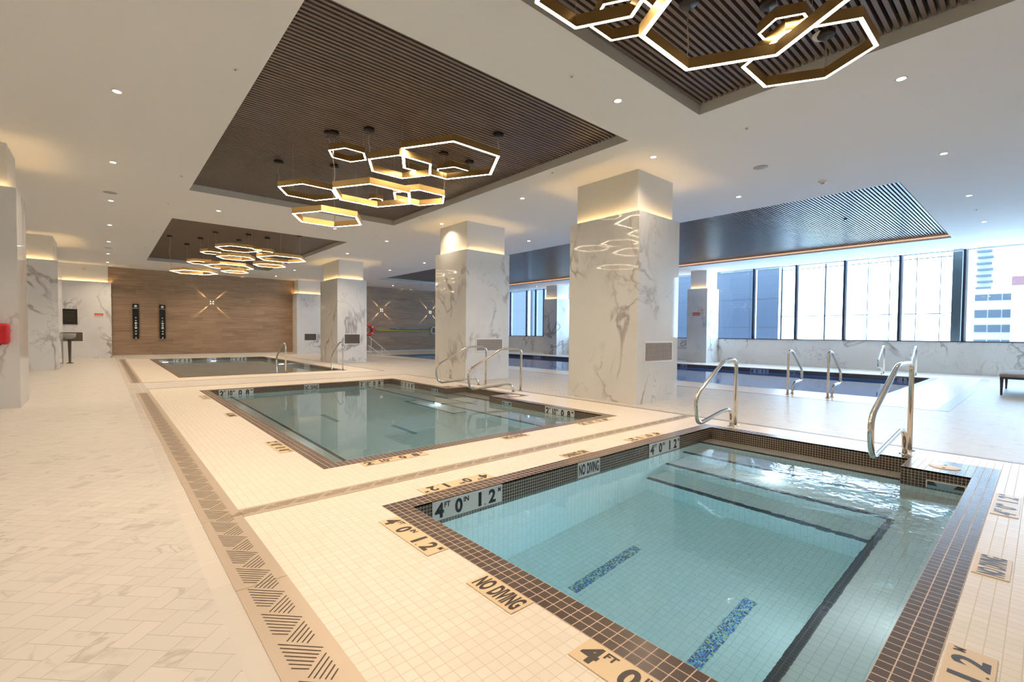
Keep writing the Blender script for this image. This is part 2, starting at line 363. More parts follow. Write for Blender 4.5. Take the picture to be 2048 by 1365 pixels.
# ------------------------------------------------------------------ ceiling with four recesses of wooden slats
REC = {1: (1.38, 6.04, .25, 3.13), 2: (1.38, 6.04, 4.25, 11.87), 3: (1.38, 6.03, 15.1, 24.8), 4: (11.45, 18.96, 1.90, 24.4)}
mb = MB(); xs = sorted({X0, X1}|{v for r in REC.values() for v in r[:2]}); ys = sorted({Y0, Y1}|{v for r in REC.values() for v in r[2:]})
for i in range(len(xs)-1):
    for j in range(len(ys)-1):
        cx, cy = (xs[i]+xs[i+1])/2, (ys[j]+ys[j+1])/2
        if any(inside(cx, cy, r) for r in REC.values()): continue
        mb.quad([(xs[i], ys[j], CZ), (xs[i], ys[j+1], CZ), (xs[i+1], ys[j+1], CZ), (xs[i+1], ys[j], CZ)], 0)
for r in REC.values():
    a, b_, c, d = r; zt = 4.50
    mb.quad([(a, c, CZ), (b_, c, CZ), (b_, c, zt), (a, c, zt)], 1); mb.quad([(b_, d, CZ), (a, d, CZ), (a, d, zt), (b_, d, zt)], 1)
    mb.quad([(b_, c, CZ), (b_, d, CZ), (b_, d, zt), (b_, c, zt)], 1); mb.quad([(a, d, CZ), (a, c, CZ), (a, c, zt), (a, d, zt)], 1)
    mb.quad([(a, c, zt), (a, d, zt), (b_, d, zt), (b_, c, zt)], 2)
mb.quad([(X0, Y0, 4.6), (X1, Y0, 4.6), (X1, Y1, 4.6), (X0, Y1, 4.6)], 0)
ceiling = mb.build('ceiling', [M['paint'], M['recess_side'], M['black']]); tag(ceiling, kind='structure')
for k, r in REC.items():
    mb = MB(); y = r[2]+.03
    while y < r[3]-.03:
        mb.box(r[0]+.012, r[1]-.012, y, y+.036, SL, SL+.075, 0, skip='t'); y += .0683
    mb.build('slat_panel', M['slat'], ceiling)
mb = MB(); mb.box(18.925, 18.95, 1.95, 24.35, 4.262, 4.285); o = mb.build('recess_light_strip', M['orange_led'], ceiling); o['label'] = 'thin orange light line along the recess edge'
# ------------------------------------------------------------------ walls
def wall(name, mb, mats): return tag(mb.build(name, mats), kind='structure')
mb = MB(); mb.box(X0-.1, X1+.3, Y1, Y1+.15, -.05, 4.55); wall('wall_far', mb, M['wood'])
mb = MB(); mb.box(X0-.15, X0, Y0-.15, Y1+.15, -.05, 4.55); wall('wall_left', mb, M['wall_paint'])
mb = MB(); mb.box(X0, X1+.3, Y0-.15, Y0, -.05, 4.55); wall('wall_back', mb, M['wall_paint'])
mb = MB(); mb.box(X1, X1+.3, Y0, Y1, -.05, 1.10); wall('wall_right', mb, M['marble'])
mb = MB(); mb.box(X1-.02, X1+.3, Y0, Y1, 1.085, 1.115); o = wall('trim_1', mb, M['mullion'])
mb = MB(); mb.box(X0, X1, Y1-.02, Y1, 0, .09); wall('baseboard_far', mb, M['stone_band'])
# window wall
def window(k, ya, yb, mull):
    root = empty('window_%d' % k, (21.75, (ya+yb)/2, 1.115)); tag(root, kind='structure')
    def part(name, mb, mat):
        o = mb.build(name, mat); o.parent = root; o.matrix_parent_inverse = root.matrix_basis.inverted(); return o
    mb = MB(); mb.box(21.74, 21.755, ya, yb, 1.115, CZ); part('pane', mb, M['glass'])
    for y in mull:
        mb = MB(); mb.box(21.64, 21.80, y-.03, y+.03, 1.115, CZ); part('mullion', mb, M['mullion'])
        mb = MB(); mb.box(21.70, 21.82, y-.09, y-.035, 1.115, CZ); part('mullion_cover', mb, M['alu'])
    mb = MB(); mb.box(21.68, 21.8, ya, yb, CZ-.05, CZ); part('head_rail', mb, M['alu'])
window(1, Y0, 10.05, [8.55-1.68*i for i in range(7)])
window(2, 11.0, 19.3, [12.4+1.68*i for i in range(4)])
window(3, 20.4, Y1, [21.66, 22.42, 23.3, 24.98, 26.66])
# ------------------------------------------------------------------ columns: marble jacket, slimmer painted shaft above a hidden light
GR = []
def grille(parent, x0, x1, z0, z1, y, dark=False):
    mb = MB(); f = .03
    for (a, b_, c, d) in ((x0-f, x1+f, z0-f, z0), (x0-f, x1+f, z1, z1+f), (x0-f, x0, z0, z1), (x1, x1+f, z0, z1)): mb.box(a, b_, y-.012, y+.002, c, d)
    fr = mb.build('grille_frame', M['frame_white'], parent)
    mb = MB(); mb.box(x0, x1, y-.001, y+.001, z0, z1, 1); n = 12
    for i in range(n): z = z0+(i+.5)*(z1-z0)/n; mb.box(x0, x1, y-.008, y-.001, z-.006, z+.006, 0)
    for i in range(1, 14): x = x0+i*(x1-x0)/14; mb.box(x-.002, x+.002, y-.009, y-.001, z0, z1, 0)
    o = mb.build('vent_grille', [M['grille_dark' if dark else 'grille'], M['grille_dark']], parent)
def column(x0, x1, y0, y1, label, zt=3.44, inset=.1, wx0=None, wx1=None, wy1=None, cat='column', name='marble_column', g=None, free='lrfb'):
    root = empty(name, ((x0+x1)/2, (y0+y1)/2, 0)); tag(root, label, cat, 'marble clad columns')
    inv = root.matrix_basis
    def part(n, mb, mat):
        o = mb.build(n, mat); o.parent = root; o.matrix_parent_inverse = Matrix.Translation(root.location).inverted(); return o
    e = .001
    mb = MB(); mb.box(x0, x1, y0, y1, 0, zt-.06, 0, skip='b')
    # raised lip hiding the light
    l = .012; z0 = zt-.06
    if 'f' in free: mb.box(x0, x1, y0, y0+l, z0, zt)
    if 'b' in free: mb.box(x0, x1, y1-l, y1, z0, zt)
    if 'l' in free: mb.box(x0, x0+l, y0+l, y1-l, z0, zt)
    if 'r' in free: mb.box(x1-l, x1, y0+l, y1-l, z0, zt)
    part('marble_jacket', mb, M['marble'])
    ux0 = x0+(inset if 'l' in free else 0); ux1 = x1-(inset if 'r' in free else 0); uy0 = y0+inset; uy1 = y1-(inset if 'b' in free else 0)
    mb = MB(); mb.box(ux0, ux1, uy0, uy1, zt-.06, CZ, 0, skip='tb'); part('upper_shaft', mb, M['wall_paint'])
    mb = MB(); w = .012; c = .045; zz = zt-.05
    if 'f' in free: mb.box(ux0, ux1, y0+c, y0+c+w, zz, zz+.008)
    if 'b' in free: mb.box(ux0, ux1, y1-c-w, y1-c, zz, zz+.008)
    if 'l' in free: mb.box(x0+c, x0+c+w, uy0, uy1, zz, zz+.008)
    if 'r' in free: mb.box(x1-c-w, x1-c, uy0, uy1, zz, zz+.008)
    part('cove_light', mb, M['cove'])
    if g:
        sub = empty('vent', root.location); sub.parent = root; sub.matrix_parent_inverse = Matrix.Translation(root.location).inverted()
        before = set(scn.collection.objects)
        grille(None, g[0], g[1], g[2], g[3], y0, g[4])
        for o in set(scn.collection.objects)-before: o.parent = root; o.matrix_parent_inverse = Matrix.Translation(root.location).inverted()
        bpy.data.objects.remove(sub)
    return root
column(7.09, 8.46, 4.74, 6.35, 'nearest and largest white marble column, beyond the middle hot tub rails, reflecting hexagon lamps', g=(7.33, 8.24, .77, 1.10, False))
column(7.09, 8.57, 9.93, 11.42, 'marble column second from the camera in the middle row, behind the pair of steel handrails', g=(7.44, 8.32, .79, 1.09, False))
column(7.09, 8.32, 18.8, 20.75, 'marble column third from the camera in the middle row, beside the orange life ring', g=(7.38, 8.02, .79, 1.17, True))
column(X0, -1.02, 10.79, 11.95, 'white marble column at the left edge carrying the red case', free='frb', zt=3.5)
column(X0, -1.07, 20.49, 22.4, 'grey veined marble column behind the left edge column', free='frb')
column(X0, .27, 28.1, Y1, 'low wide marble pier at the left end of the wood wall, with black panel', free='fr', name='marble_pier', g=(-1.38, -.71, .77, 1.16, True))
column(8.2, 9.7, 27.8, Y1, 'marble pier against the wood wall, right of the two black boards', free='flr', name='marble_pier', g=(8.61, 9.25, .78, 1.15, True))
column(20.45, X1-.03, 10.05, 11.0, 'marble pier between the tall windows, with small red sign, nearest the camera', free='flb', name='marble_pier', zt=3.38)
column(20.45, X1-.03, 19.3, 20.4, 'far marble pier between windows, seen between two middle columns', free='flb', name='marble_pier', zt=3.38)
# ------------------------------------------------------------------ pools
def lip(mb, p, inner_pts): pass
def pool_root(name, r, label, cat='pool'):
    root = empty(name, ((r[0]+r[1])/2, (r[2]+r[3])/2, 0)); tag(root, label, cat)
    def part(n, mb, mat, lab=None):
        o = mb.build(n, mat); o.parent = root; o.matrix_parent_inverse = Matrix.Translation(root.location).inverted()
        if lab: o['label'] = lab
        return o
    return root, part
def shell(mb, poly, zb, band):
    """vertical walls facing inwards for a counter-clockwise inner outline, dark band above, pale tile below, plus floor"""
    n = len(poly)
    for i in range(n):
        (xa, ya), (xb, yb) = poly[i], poly[(i+1) % n]
        mb.quad([(xb, yb, band), (xa, ya, band), (xa, ya, 0), (xb, yb, 0)], 1)
        mb.quad([(xb, yb, zb), (xa, ya, zb), (xa, ya, band), (xb, yb, band)], 0)
def coping_faces(mb, rects):
    mb.o = (rects[0][0], rects[0][2], 0)
    for (a, b_, c, d) in rects: mb.box(a, b_, c, d, -.012, .002, 0)
def water_box(part, r, wz, zb, mat, extra=None):
    mb = MB(); e = .05
    if extra is None: mb.box(r[0]-e, r[1]+e, r[2]-e, r[3]+e, zb-.1, wz)
    else:
        # L-shaped outline: pool plus niche
        P = [(r[0]-e, r[2]-e), (r[1]+e, r[2]-e), (r[1]+e, extra[2]-e), (extra[1]+e, extra[2]-e), (extra[1]+e, extra[3]+e), (r[1]+e, extra[3]+e), (r[1]+e, r[3]+e), (r[0]-e, r[3]+e)]
        z0 = zb-.1; n = len(P)
        mb.quad([(x, y, wz) for x, y in P]); mb.quad([(x, y, z0) for x, y in reversed(P)])
        for i in range(n):
            (xa, ya), (xb, yb) = P[i], P[(i+1) % n]; mb.quad([(xa, ya, z0), (xb, yb, z0), (xb, yb, wz), (xa, ya, wz)])
    return part('water', mb, mat)
# near pool
WZ1 = -.15; ZB = -1.30
root, part = pool_root('hot_tub', POOLS[1], 'nearest square pool with blue-green water, steps on its far side and 4 FT markers')
o0, o1, o2, o3 = POOLS[1]; I = (o0+CW, o1-CW, o2+CW, o3-CW)      # 1.65 6.19 .395 2.95
BLK = (5.78, I[1], I[2], .885)
mb = MB(); poly = [(I[0], I[2]), (BLK[0], I[2]), (BLK[0], BLK[3]), (I[1], BLK[3]), (I[1], I[3]), (I[0], I[3])]
shell(mb, poly, ZB, -.235)
mb.quad([(I[0], I[2], ZB), (I[1], I[2], ZB), (I[1], I[3], ZB), (I[0], I[3], ZB)], 0)
mb.box(I[0], 5.05, I[2], .85, ZB, -.67, 0)                       # bench along the near wall
for x, z in ((5.86, -.165), (5.45, -.42), (5.05, -.67), (4.65, -.92)):
    ya = .85 if x < 5.8 else BLK[3]
    if x in (5.45, ): ya = I[2]
    if x == 5.05: ya = I[2]
    mb.box(x, I[1], ya, I[3], ZB, z, 0)
part('basin', mb, [M['basin'], M['wall_mosaic']])
mb = MB()
coping_faces(mb, [(o0, o1, o2, I[2]), (o0, o1, I[3], o3), (o0, I[0], I[2], I[3]), (I[1], o1, I[2], I[3]), (BLK[0], I[1], I[2], BLK[3])])
part('coping', mb, M['coping'])
mb = MB(); t = .004
for x, z in ((5.86, -.165), (5.45, -.42), (5.05, -.67), (4.65, -.92)):
    ya = .85 if x < 5.8 else BLK[3]
    mb.box(x-t, x+.045, ya, I[3], z-.03, z+t)
mb.box(I[0], 4.65, .80, .85+t, -.70, -.67+t); mb.box(4.65, 5.05, .80, .85+t, -.70, -.67+t)
part('step_nosing', mb, M['nosing'], 'black tile edging on the underwater steps')
for yc in (2.32, 1.355):
    mb = MB(); mb.box(2.66, 3.52, yc-.045, yc+.045, ZB, ZB+.004); part('mosaic_strip', mb, M['glass_mosaic'], 'speckled blue glass tile strip on the pool floor')
mb = MB(); mb.lathe([(0, -.012), (.085, -.012), (.10, -.004), (.10, 0)], (5.443, 1.9, -.53), 24, 0, 'x'); part('underwater_light_or_fill', mb, simple('pool_lamp_or_fill', (1, 1, 1), .4, 0, (.85, .93, 1), 72))
mb = MB(); mb.lathe([(0, .012), (.085, .012), (.10, .004), (.10, 0)], (3.3, .852, -.95), 24, 0, 'y'); part('underwater_light_or_fill', mb, bpy.data.materials['pool_lamp_or_fill'])  # added fill lamp on the bench riser, out of sight, brightens the water
for cx_, cy_, cz_, ax in ((I[0], 1.7, -.55, 'x'), (3.3, I[2], -.42, 'y')):  # added fill lamps on the hidden walls, lifting light on bench and steps
    mb = MB(); mb.lathe([(0, .012), (.085, .012), (.10, .004), (.10, 0)], (cx_, cy_, cz_), 24, 0, ax); part('underwater_light_or_fill', mb, bpy.data.materials['pool_lamp_or_fill'])
water_box(part, I, WZ1, ZB, M['water1'])
def skimmer(x0, y0, y1, z0, z1, lab):
    r = empty('skimmer', (x0, (y0+y1)/2, z0)); tag(r, lab, 'skimmer', 'skimmer mouths in the tiled pool walls')
    inv = Matrix.Translation(r.location).inverted(); f = .008
    mb = MB()
    for (a, b_, c, d) in ((y0, y1, z0-f, z0), (y0, y1, z1, z1+f), (y0-f, y0, z0-f, z1+f), (y1, y1+f, z0-f, z1+f)): mb.box(x0-.006, x0+.01, a, b_, c, d)
    o = mb.build('frame', M['frame_white'], r); o.matrix_parent_inverse = inv
    mb = MB(); mb.box(x0-.003, x0-.001, y0, y1, z0, z1); o = mb.build('mouth', simple('skimmer_dark', (.03, .04, .045), .6), r); o.matrix_parent_inverse = inv
    mb = MB(); mb.box(x0-.006, x0-.003, y0, y1, z0, z0+(z1-z0)*.38)
    ym = (y0+y1)/2; mb.quad([(x0-.008, ym+.08, z1), (x0-.008, ym-.08, z1), (x0-.008, ym-.05, z0+.02), (x0-.008, ym+.05, z0+.02)])
    o = mb.build('weir_flap', simple('weir_blue_grey', (.22, .34, .42), .4), r); o.matrix_parent_inverse = inv
skimmer(BLK[0], .435, .69, -.155, -.095, 'skimmer slot in the nearest pool, under the tiled corner block')
def hatch(x, y, rad, lab):
    mb = MB(); mb.lathe([(0, .006), (rad*.9, .006), (rad, .003), (rad, 0)], (0, 0, 0), 32)
    o = mb.build('access_cover', M['hatch']); o.location = (x, y, .002); tag(o, lab, 'lid', 'round skimmer lids')
    for sx_ in (-1, 1):
        mb = MB(); mb.lathe([(0, .0015), (.014, .0015), (.014, 0)], (sx_*rad*.55, 0, .006), 12); mb.build('finger_hole', M['dark_metal'], o)
hatch(6.05, .60, .115, 'round cream skimmer lid on the corner block of the nearest pool')
# middle pool with a stepped entry niche
WZ2 = -.115; ZB2 = -.93
root, part = pool_root('hot_tub', POOLS[2], 'middle square pool with pale green water, entry niche and 2 FT 10 IN markers')
o0, o1, o2, o3 = POOLS[2]; I = (o0+CW, o1-CW, o2+CW, o3-CW); NI = (5.78, 6.30, 7.28, 8.82)
mb = MB(); poly = [(I[0], I[2]), (NI[0], I[2]), (NI[0], NI[2]), (NI[1], NI[2]), (NI[1], NI[3]), (NI[0], NI[3]), (NI[0], I[3]), (I[0], I[3])]
shell(mb, poly, ZB2, -.2)
mb.quad([(I[0], I[2], ZB2), (NI[1], I[2], ZB2), (NI[1], I[3], ZB2), (I[0], I[3], ZB2)], 0)
mb.box(5.10, NI[0], I[2], I[3], ZB2, -.46, 0); mb.box(I[0], 2.06, I[2], I[3], ZB2, -.46, 0)
mb.box(4.80, 5.10, 7.1, 8.95, ZB2, -.70, 0); mb.box(5.47, NI[1], 7.3, 8.8, ZB2, -.30, 0); mb.box(5.90, NI[1], NI[2], NI[3], ZB2, -.14, 0)
part('basin', mb, [M['basin'], M['wall_mosaic']])
mb = MB(); coping_faces(mb, [(o0, o1, o2, I[2]), (o0, o1, I[3], o3), (o0, I[0], I[2], I[3]), (NI[0], o1, I[2], NI[2]-.16), (NI[0], o1, NI[3]+.16, I[3]),
    (NI[0], 6.46, NI[2]-.16, NI[2]), (NI[0], 6.46, NI[3], NI[3]+.16), (NI[1], 6.46, NI[2], NI[3]), (o1, 6.46, 6.83, NI[2]-.16), (o1, 6.46, NI[3]+.16, 9.27)])
part('coping', mb, M['coping'])
mb = MB()
for (xa, xb, ya, yb, z) in ((5.09, 5.14, I[2], I[3], -.46), (2.02, 2.065, I[2], I[3], -.46), (4.795, 4.84, 7.1, 8.95, -.70), (4.8, 5.1, 7.095, 7.14, -.70), (4.8, 5.1, 8.91, 8.955, -.70), (5.465, 5.505, 7.3, 8.8, -.30), (5.895, 5.93, NI[2], NI[3], -.14)):
    mb.box(xa, xb, ya, yb, z-.02, z+.004)
part('step_nosing', mb, M['nosing'], 'black tile edging on the bench and steps')
mb = MB(); mb.box(3.55, 3.63, 6.33, 7.09, ZB2, ZB2+.004); part('mosaic_strip', mb, M['glass_mosaic'])
mb = MB(); mb.box(2.95, 3.03, 7.9, 8.7, ZB2, ZB2+.004); part('mosaic_strip', mb, M['glass_mosaic'])
mb = MB(); mb.lathe([(0, -.012), (.085, -.012), (.10, -.004), (.10, 0)], (5.093, 8.2-.1, -.57), 24, 0, 'x'); part('underwater_light_or_fill', mb, bpy.data.materials['pool_lamp_or_fill'])
for cx_, cy_, ax in ((I[0], 6.2, 'x'), (I[0], 9.8, 'x'), (3.6, I[2], 'y')):  # unseen lamps added on the hidden walls to brighten this pool
    mb = MB(); mb.lathe([(0, .012), (.085, .012), (.10, .004), (.10, 0)], (cx_, cy_, -.33), 24, 0, ax); part('underwater_light_or_fill', mb, simple('hot_tub_fill', (1, 1, 1), .4, 0, (.95, 1, .95), 60))
water_box(part, (I[0], NI[0], I[2], I[3]), WZ2, ZB2, M['water2'], NI)
skimmer(NI[0], 6.62, 6.86, -.125, -.06, 'skimmer slot in the middle pool, right of its entry niche'); skimmer(NI[0], 9.2, 9.44, -.125, -.06, 'skimmer slot in the middle pool, left of its entry niche')
hatch(6.2, 7.0, .12, 'round cream skimmer lid on the deck right of the middle pool niche'); hatch(6.2, 9.13, .12, 'round cream skimmer lid on the deck left of the middle pool niche')
# far pool
root, part = pool_root('whirlpool', POOLS[3], 'farthest pool of the left row, in front of the wood wall')
o0, o1, o2, o3 = POOLS[3]; I = (o0+CW, o1-CW, o2+CW, o3-CW)
mb = MB(); shell(mb, [(I[0], I[2]), (I[1], I[2]), (I[1], I[3]), (I[0], I[3])], -.95, -.14); mb.quad([(I[0], I[2], -.95), (I[1], I[2], -.95), (I[1], I[3], -.95), (I[0], I[3], -.95)], 0)
mb.box(I[0], I[1], I[2], I[2]+.45, -.95, -.5, 0); mb.box(I[0], I[1], I[3]-.45, I[3], -.95, -.5, 0)
part('basin', mb, [M['basin'], M['wall_mosaic']])
mb = MB(); coping_faces(mb, [(o0, o1, o2, I[2]), (o0, o1, I[3], o3), (o0, I[0], I[2], I[3]), (I[1], o1, I[2], I[3])]); part('coping', mb, M['coping'])
for (x, y) in ((3.8, I[3]-.46), (2.0, I[3]-.46), (5.7, 21.5)):
    mb = MB(); mb.lathe([(0, -.012), (.085, -.012), (.10, -.004), (.10, 0)], (x, y, -.35 if x < 5 else -.4), 20, 0, 'y'); part('underwater_light_or_fill', mb, bpy.data.materials['pool_lamp_or_fill'])
water_box(part, I, -.11, -.95, M['water3'])
# lap pool
root, part = pool_root('lap_pool', POOLS[4], 'long deep blue swimming pool beside the windows', 'swimming pool')
o0, o1, o2, o3 = POOLS[4]; I = (o0+CW, o1-CW, o2+CW, o3-CW)
mb = MB(); shell(mb, [(I[0], I[2]), (I[1], I[2]), (I[1], I[3]), (I[0], I[3])], -1.6, -.22); mb.quad([(I[0], I[2], -1.6), (I[1], I[2], -1.6), (I[1], I[3], -1.6), (I[0], I[3], -1.6)], 0)
part('basin', mb, [M['basin'], M['wall_mosaic']])
M['pale_coping'] = mosaic('pale_coping', (.60, .58, .56), (.68, .66, .63), (.45, .42, .4), .05333, .0035, .25, .2)
mb = MB(); coping_faces(mb, [(o0, o1, o2, I[2]), (o0, o1, I[3], o3), (o0, I[0], I[2], I[3]), (I[1], o1, I[2], I[3])]); part('coping', mb, M['pale_coping'])
mb = MB(); mb.box(I[0]-.003, I[0]+.02, I[2], I[3], -.015, .004); part('edge_line', mb, M['nosing'], 'dark tile line along the near edge')
lm = simple('lap_fill_lamp', (1, 1, 1), .4, 0, (.75, .9, 1), 330)  # glow of added fill lamps, hidden under the near edge, brightening the blue water
for k in range(7):
    mb = MB(); mb.lathe([(0, .012), (.085, .012), (.10, .004), (.10, 0)], (I[0], 3.6+3.1*k, -.65), 20, 0, 'x'); part('underwater_light_or_fill', mb, lm)
water_box(part, I, -.13, -1.6, M['water4'])
# ------------------------------------------------------------------ drains
def drain_unit(width, length):
    """one grating lying along +Y from the origin, slots in slanting triangles are dark strips painted for the shade inside"""
    root = empty('drain_grate'); mb = MB(); mb.box(0, width, .002, length-.002, -.004, .003); mb.build('plate', M['drain_steel'], root)
    k = width/.23; n = round(length/(.268*k)); P = length/n; mb = MB(); zt = .0036; w = .003*k
    def slot(x0, y0, x1, y1):
        d = Vector((x1-x0, y1-y0)); nn = Vector((-d.y, d.x)).normalized()*w
        mb.quad([(x0-nn.x, y0-nn.y, zt), (x0+nn.x, y0+nn.y, zt), (x1+nn.x, y1+nn.y, zt), (x1-nn.x, y1-nn.y, zt)][::-1])
    off = (length-n*P)/2
    for i in range(n):
        by = off+i*P+.243*k
        for j in range(7):
            t = j/6; slot(.045*k, by-.175*k*t, (.176-.081*t)*k, by-(.135+.087*t)*k)
        for j in range(5):
            t = j/4; ys = by-(.266-.0)*k; slot((.077+.059*t)*k, by-(.266+.062*t)*k+0, (.174+.003*t)*k, by-(.174+.115*t)*k)
    sl = mb.build('slots', M['slot'], root); sl['label'] = 'dark slanting slots'
    return root
def lay_drain(x, ys, width, length, rot, where, n0, dirx=False, start=0, skip=0):
    base = None
    for i in range(n0):
        if base is None: base = drain_unit(width, length); o = base
        else: o = copy_tree(base)
        if dirx: o.location = (start+i*length, ys, .001); o.rotation_euler = (0, 0, -math.pi/2)
        else: o.location = (x, ys+i*length, .001)
        tag(o, ('%s steel drain grate %s' % (ORD[i-skip], where)) if i >= skip else 'steel drain grate of the long left channel, %s one hidden below the picture' % ORD[skip-1-i], 'drain grate', 'slotted drain gratings set in the floor')
lay_drain(.46, 2.52-1.045*3, .23, 1.045, 0, 'from the camera in the long left channel', 12, skip=2)
lay_drain(.46, 14.24, .23, 1.0, 0, 'of the farther left channel, beside the far pool', 12)
def cross(xa, n, L, yt, w, where):
    base = drain_unit(w, L)
    for i in range(n):
        o = base if i == 0 else copy_tree(base)
        o.rotation_euler = (0, 0, -math.pi/2); o.location = (xa+i*L, yt, .001)
        tag(o, '%s steel drain grate from the left, %s' % (ORD[i], where), 'drain grate', 'slotted drain gratings set in the floor')
cross(.69, 6, 1.018, 3.68, .16, 'between the nearest and middle pools')
def strip(x0, x1, y0, y1, lab):
    mb = MB(); mb.box(x0, x1, y0, y1, -.003, .003); tag(mb.build('drain_channel', M['drain_dull']), lab, 'drain channel')
M['drain_dull'] = simple('drain_dull', (.30, .235, .19), .4, .3)
strip(6.80, 6.86, -.1, 12.62, 'thin brown metal drain line between the left pools and the columns')
strip(.69, 6.86, 12.62, 12.67, 'thin cross drain line behind the middle pool'); strip(.69, 6.86, 14.19, 14.24, 'thin cross drain line in front of the far pool')
strip(6.86, 6.92, 14.24, 26.3, 'thin brown drain line right of the far pool'); strip(10.57, 10.62, 1.2, 25.4, 'thin dark joint along the near side of the long pool')
strip(10.62, 19.4, 1.02, 1.2, 'wide pale drain line at the window end of the long pool')
# ------------------------------------------------------------------ lettering
_cache = {}
def glyphs(txt):
    if txt in _cache: return _cache[txt]
    c = bpy.data.curves.new('lettering', 'FONT'); c.body = txt; c.size = 1; c.offset = .04; c.fill_mode = 'BOTH'; c.resolution_u = 4
    o = bpy.data.objects.new('lettering', c); LINK(o); bpy.context.view_layer.update()
    dg = bpy.context.evaluated_depsgraph_get(); me = bpy.data.meshes.new_from_object(o.evaluated_get(dg))
    vs = [tuple(v.co) for v in me.vertices]; fs = [tuple(p.vertices) for p in me.polygons]
    bpy.data.objects.remove(o); bpy.data.curves.remove(c); bpy.data.meshes.remove(me)
    x0 = min(v[0] for v in vs); x1 = max(v[0] for v in vs); y0 = min(v[1] for v in vs); y1 = max(v[1] for v in vs)
    _cache[txt] = (vs, fs, x0, x1, y0, y1); return _cache[txt]
def put_text(mb, txt, x0, x1, y0, y1, fr):
    """stretch txt into the box x0..x1, y0..y1 of a plate frame fr(u, v) -> world"""
    vs, fs, a, b_, c, d = glyphs(txt); n = len(mb.v)
    for v in vs: mb.v.append(tuple(fr(x0+(v[0]-a)/(b_-a)*(x1-x0), y0+(v[1]-c)/(d-c)*(y1-y0))))
    for f in fs: mb.f.append(tuple(n+i for i in f)); mb.m.append(0); mb.sm.append(False); mb.uv += [(0, 0)]*len(f)
def marker(origin, du, dv, w, h, kind, label, deck=False):
    """origin = lower left corner of the plate; du/dv = unit reading and up directions"""
    O = Vector(origin); du = Vector(du); dv = Vector(dv); n = du.cross(dv)
    root = empty('pool_marker', origin); tag(root, label, 'pool marker')
    inv = Matrix.Translation(O).inverted(); t = .0035
    P = [O, O+du*w, O+du*w+dv*h, O+dv*h]; mb = MB()
    mb.quad([p+n*t for p in P])
    for i in range(4): mb.quad([P[i], P[(i+1) % 4], P[(i+1) % 4]+n*t, P[i]+n*t])
    o = mb.build('plate', M['plate_yellow' if deck else 'plate'], root); o.matrix_parent_inverse = inv
    fr = lambda u, v: O+du*(u*w)+dv*(v*h)+n*(t+.0008)
    if kind == '4': L = [('4', .03, .15, .1, .88), ('FT', .155, .235, .60, .88), ('0', .30, .405, .1, .88), ('IN', .42, .495, .60, .88), ('1', .635, .68, .1, .88), ('.', .725, .745, .1, .17), ('2', .79, .90, .1, .88), ('M', .935, .98, .62, .88)]
    elif kind == '2': L = [('2', .03, .14, .1, .88), ('FT', .145, .21, .60, .88), ('10', .26, .385, .1, .88), ('IN', .395, .46, .60, .88), ('0', .56, .66, .1, .88), ('.', .70, .72, .1, .17), ('8', .77, .875, .1, .88), ('M', .915, .97, .62, .88)]
    else: L = [('NO', .05, .33, .12, .88), ('DIVING', .40, .95, .12, .88)]
    for grp in ([[q] for q in L] if kind == 'n' else [L[:4], L[4:]]):
        mb = MB()
        for (tx, a, b_, c, d) in grp: put_text(mb, tx, a, b_, c, d, fr)
        o = mb.build('word' if kind == 'n' else 'lettering', M['ink_brown' if deck else 'ink'], root); o.matrix_parent_inverse = inv
X_, Y_, Z_ = (1, 0, 0), (0, 1, 0), (0, 0, 1); nX, nY = (-1, 0, 0), (0, -1, 0)
hh = .145
yb = 2.95
marker((1.81, yb, -.15), X_, Z_, .67, hh, '4', 'large white 4 FT 0 IN plate in the left corner of the nearest pool wall')
marker((3.44, yb, -.15), X_, Z_, .34, hh, 'n', 'white NO DIVING plate on the back wall of the nearest pool')
marker((4.68, yb, -.15), X_, Z_, .67, hh, '4', 'white 4 FT 0 IN plate near the steps of the nearest pool')
yb = 11.542
marker((1.82, yb, -.15), X_, Z_, .66, hh, '2', 'white 2 FT 10 IN plate at the left end of the middle pool back wall')
marker((3.56, yb, -.15), X_, Z_, .34, hh, 'n', 'white NO DIVING plate on the middle pool back wall')
marker((4.91, yb, -.15), X_, Z_, .66, hh, '2', 'white 2 FT 10 IN plate at the right end of the middle pool back wall')
marker((5.78, 10.96, -.15), nY, Z_, .70, hh, '2', 'white 2 FT 10 IN plate on the middle pool right wall, beyond its niche')
marker((5.78, 5.71, -.15), nY, Z_, .67, hh, '2', 'white 2 FT 10 IN plate on the middle pool right wall, nearest the camera')
yb = 25.79
marker((2.34, yb, -.15), X_, Z_, .69, hh, '2', 'left white depth plate on the far pool back wall'); marker((3.63, yb, -.15), X_, Z_, .34, hh, 'n', 'small NO DIVING plate between two depth plates of the far pool')
marker((4.57, yb, -.15), X_, Z_, .68, hh, '2', 'right white depth plate on the far pool back wall')
marker((5.90, 19.14, -.15), nY, Z_, .68, hh, '2', 'white depth plate on the far pool right wall, near the second rail'); marker((5.90, 24.6, -.15), nY, Z_, .68, hh, '2', 'white depth plate at the far end of the far pool right wall')
for ya, w, kd, lab in ((10.37, .3, 'n', 'small plate on the long pool wall just right of the biggest column'), (7.46, .66, '4', 'depth plate on the long pool far wall, left of the near rail pair'), (6.07, .34, 'n', 'small plate on the long pool far wall seen through the near steel rail'), (3.28, .60, '4', 'depth plate at the right end of the long pool far wall'), (19.6, .66, '4', 'depth plate of the long pool seen between the second and biggest columns')):
    marker((18.79, ya, -.17), nY, Z_, w, hh, kd, lab)
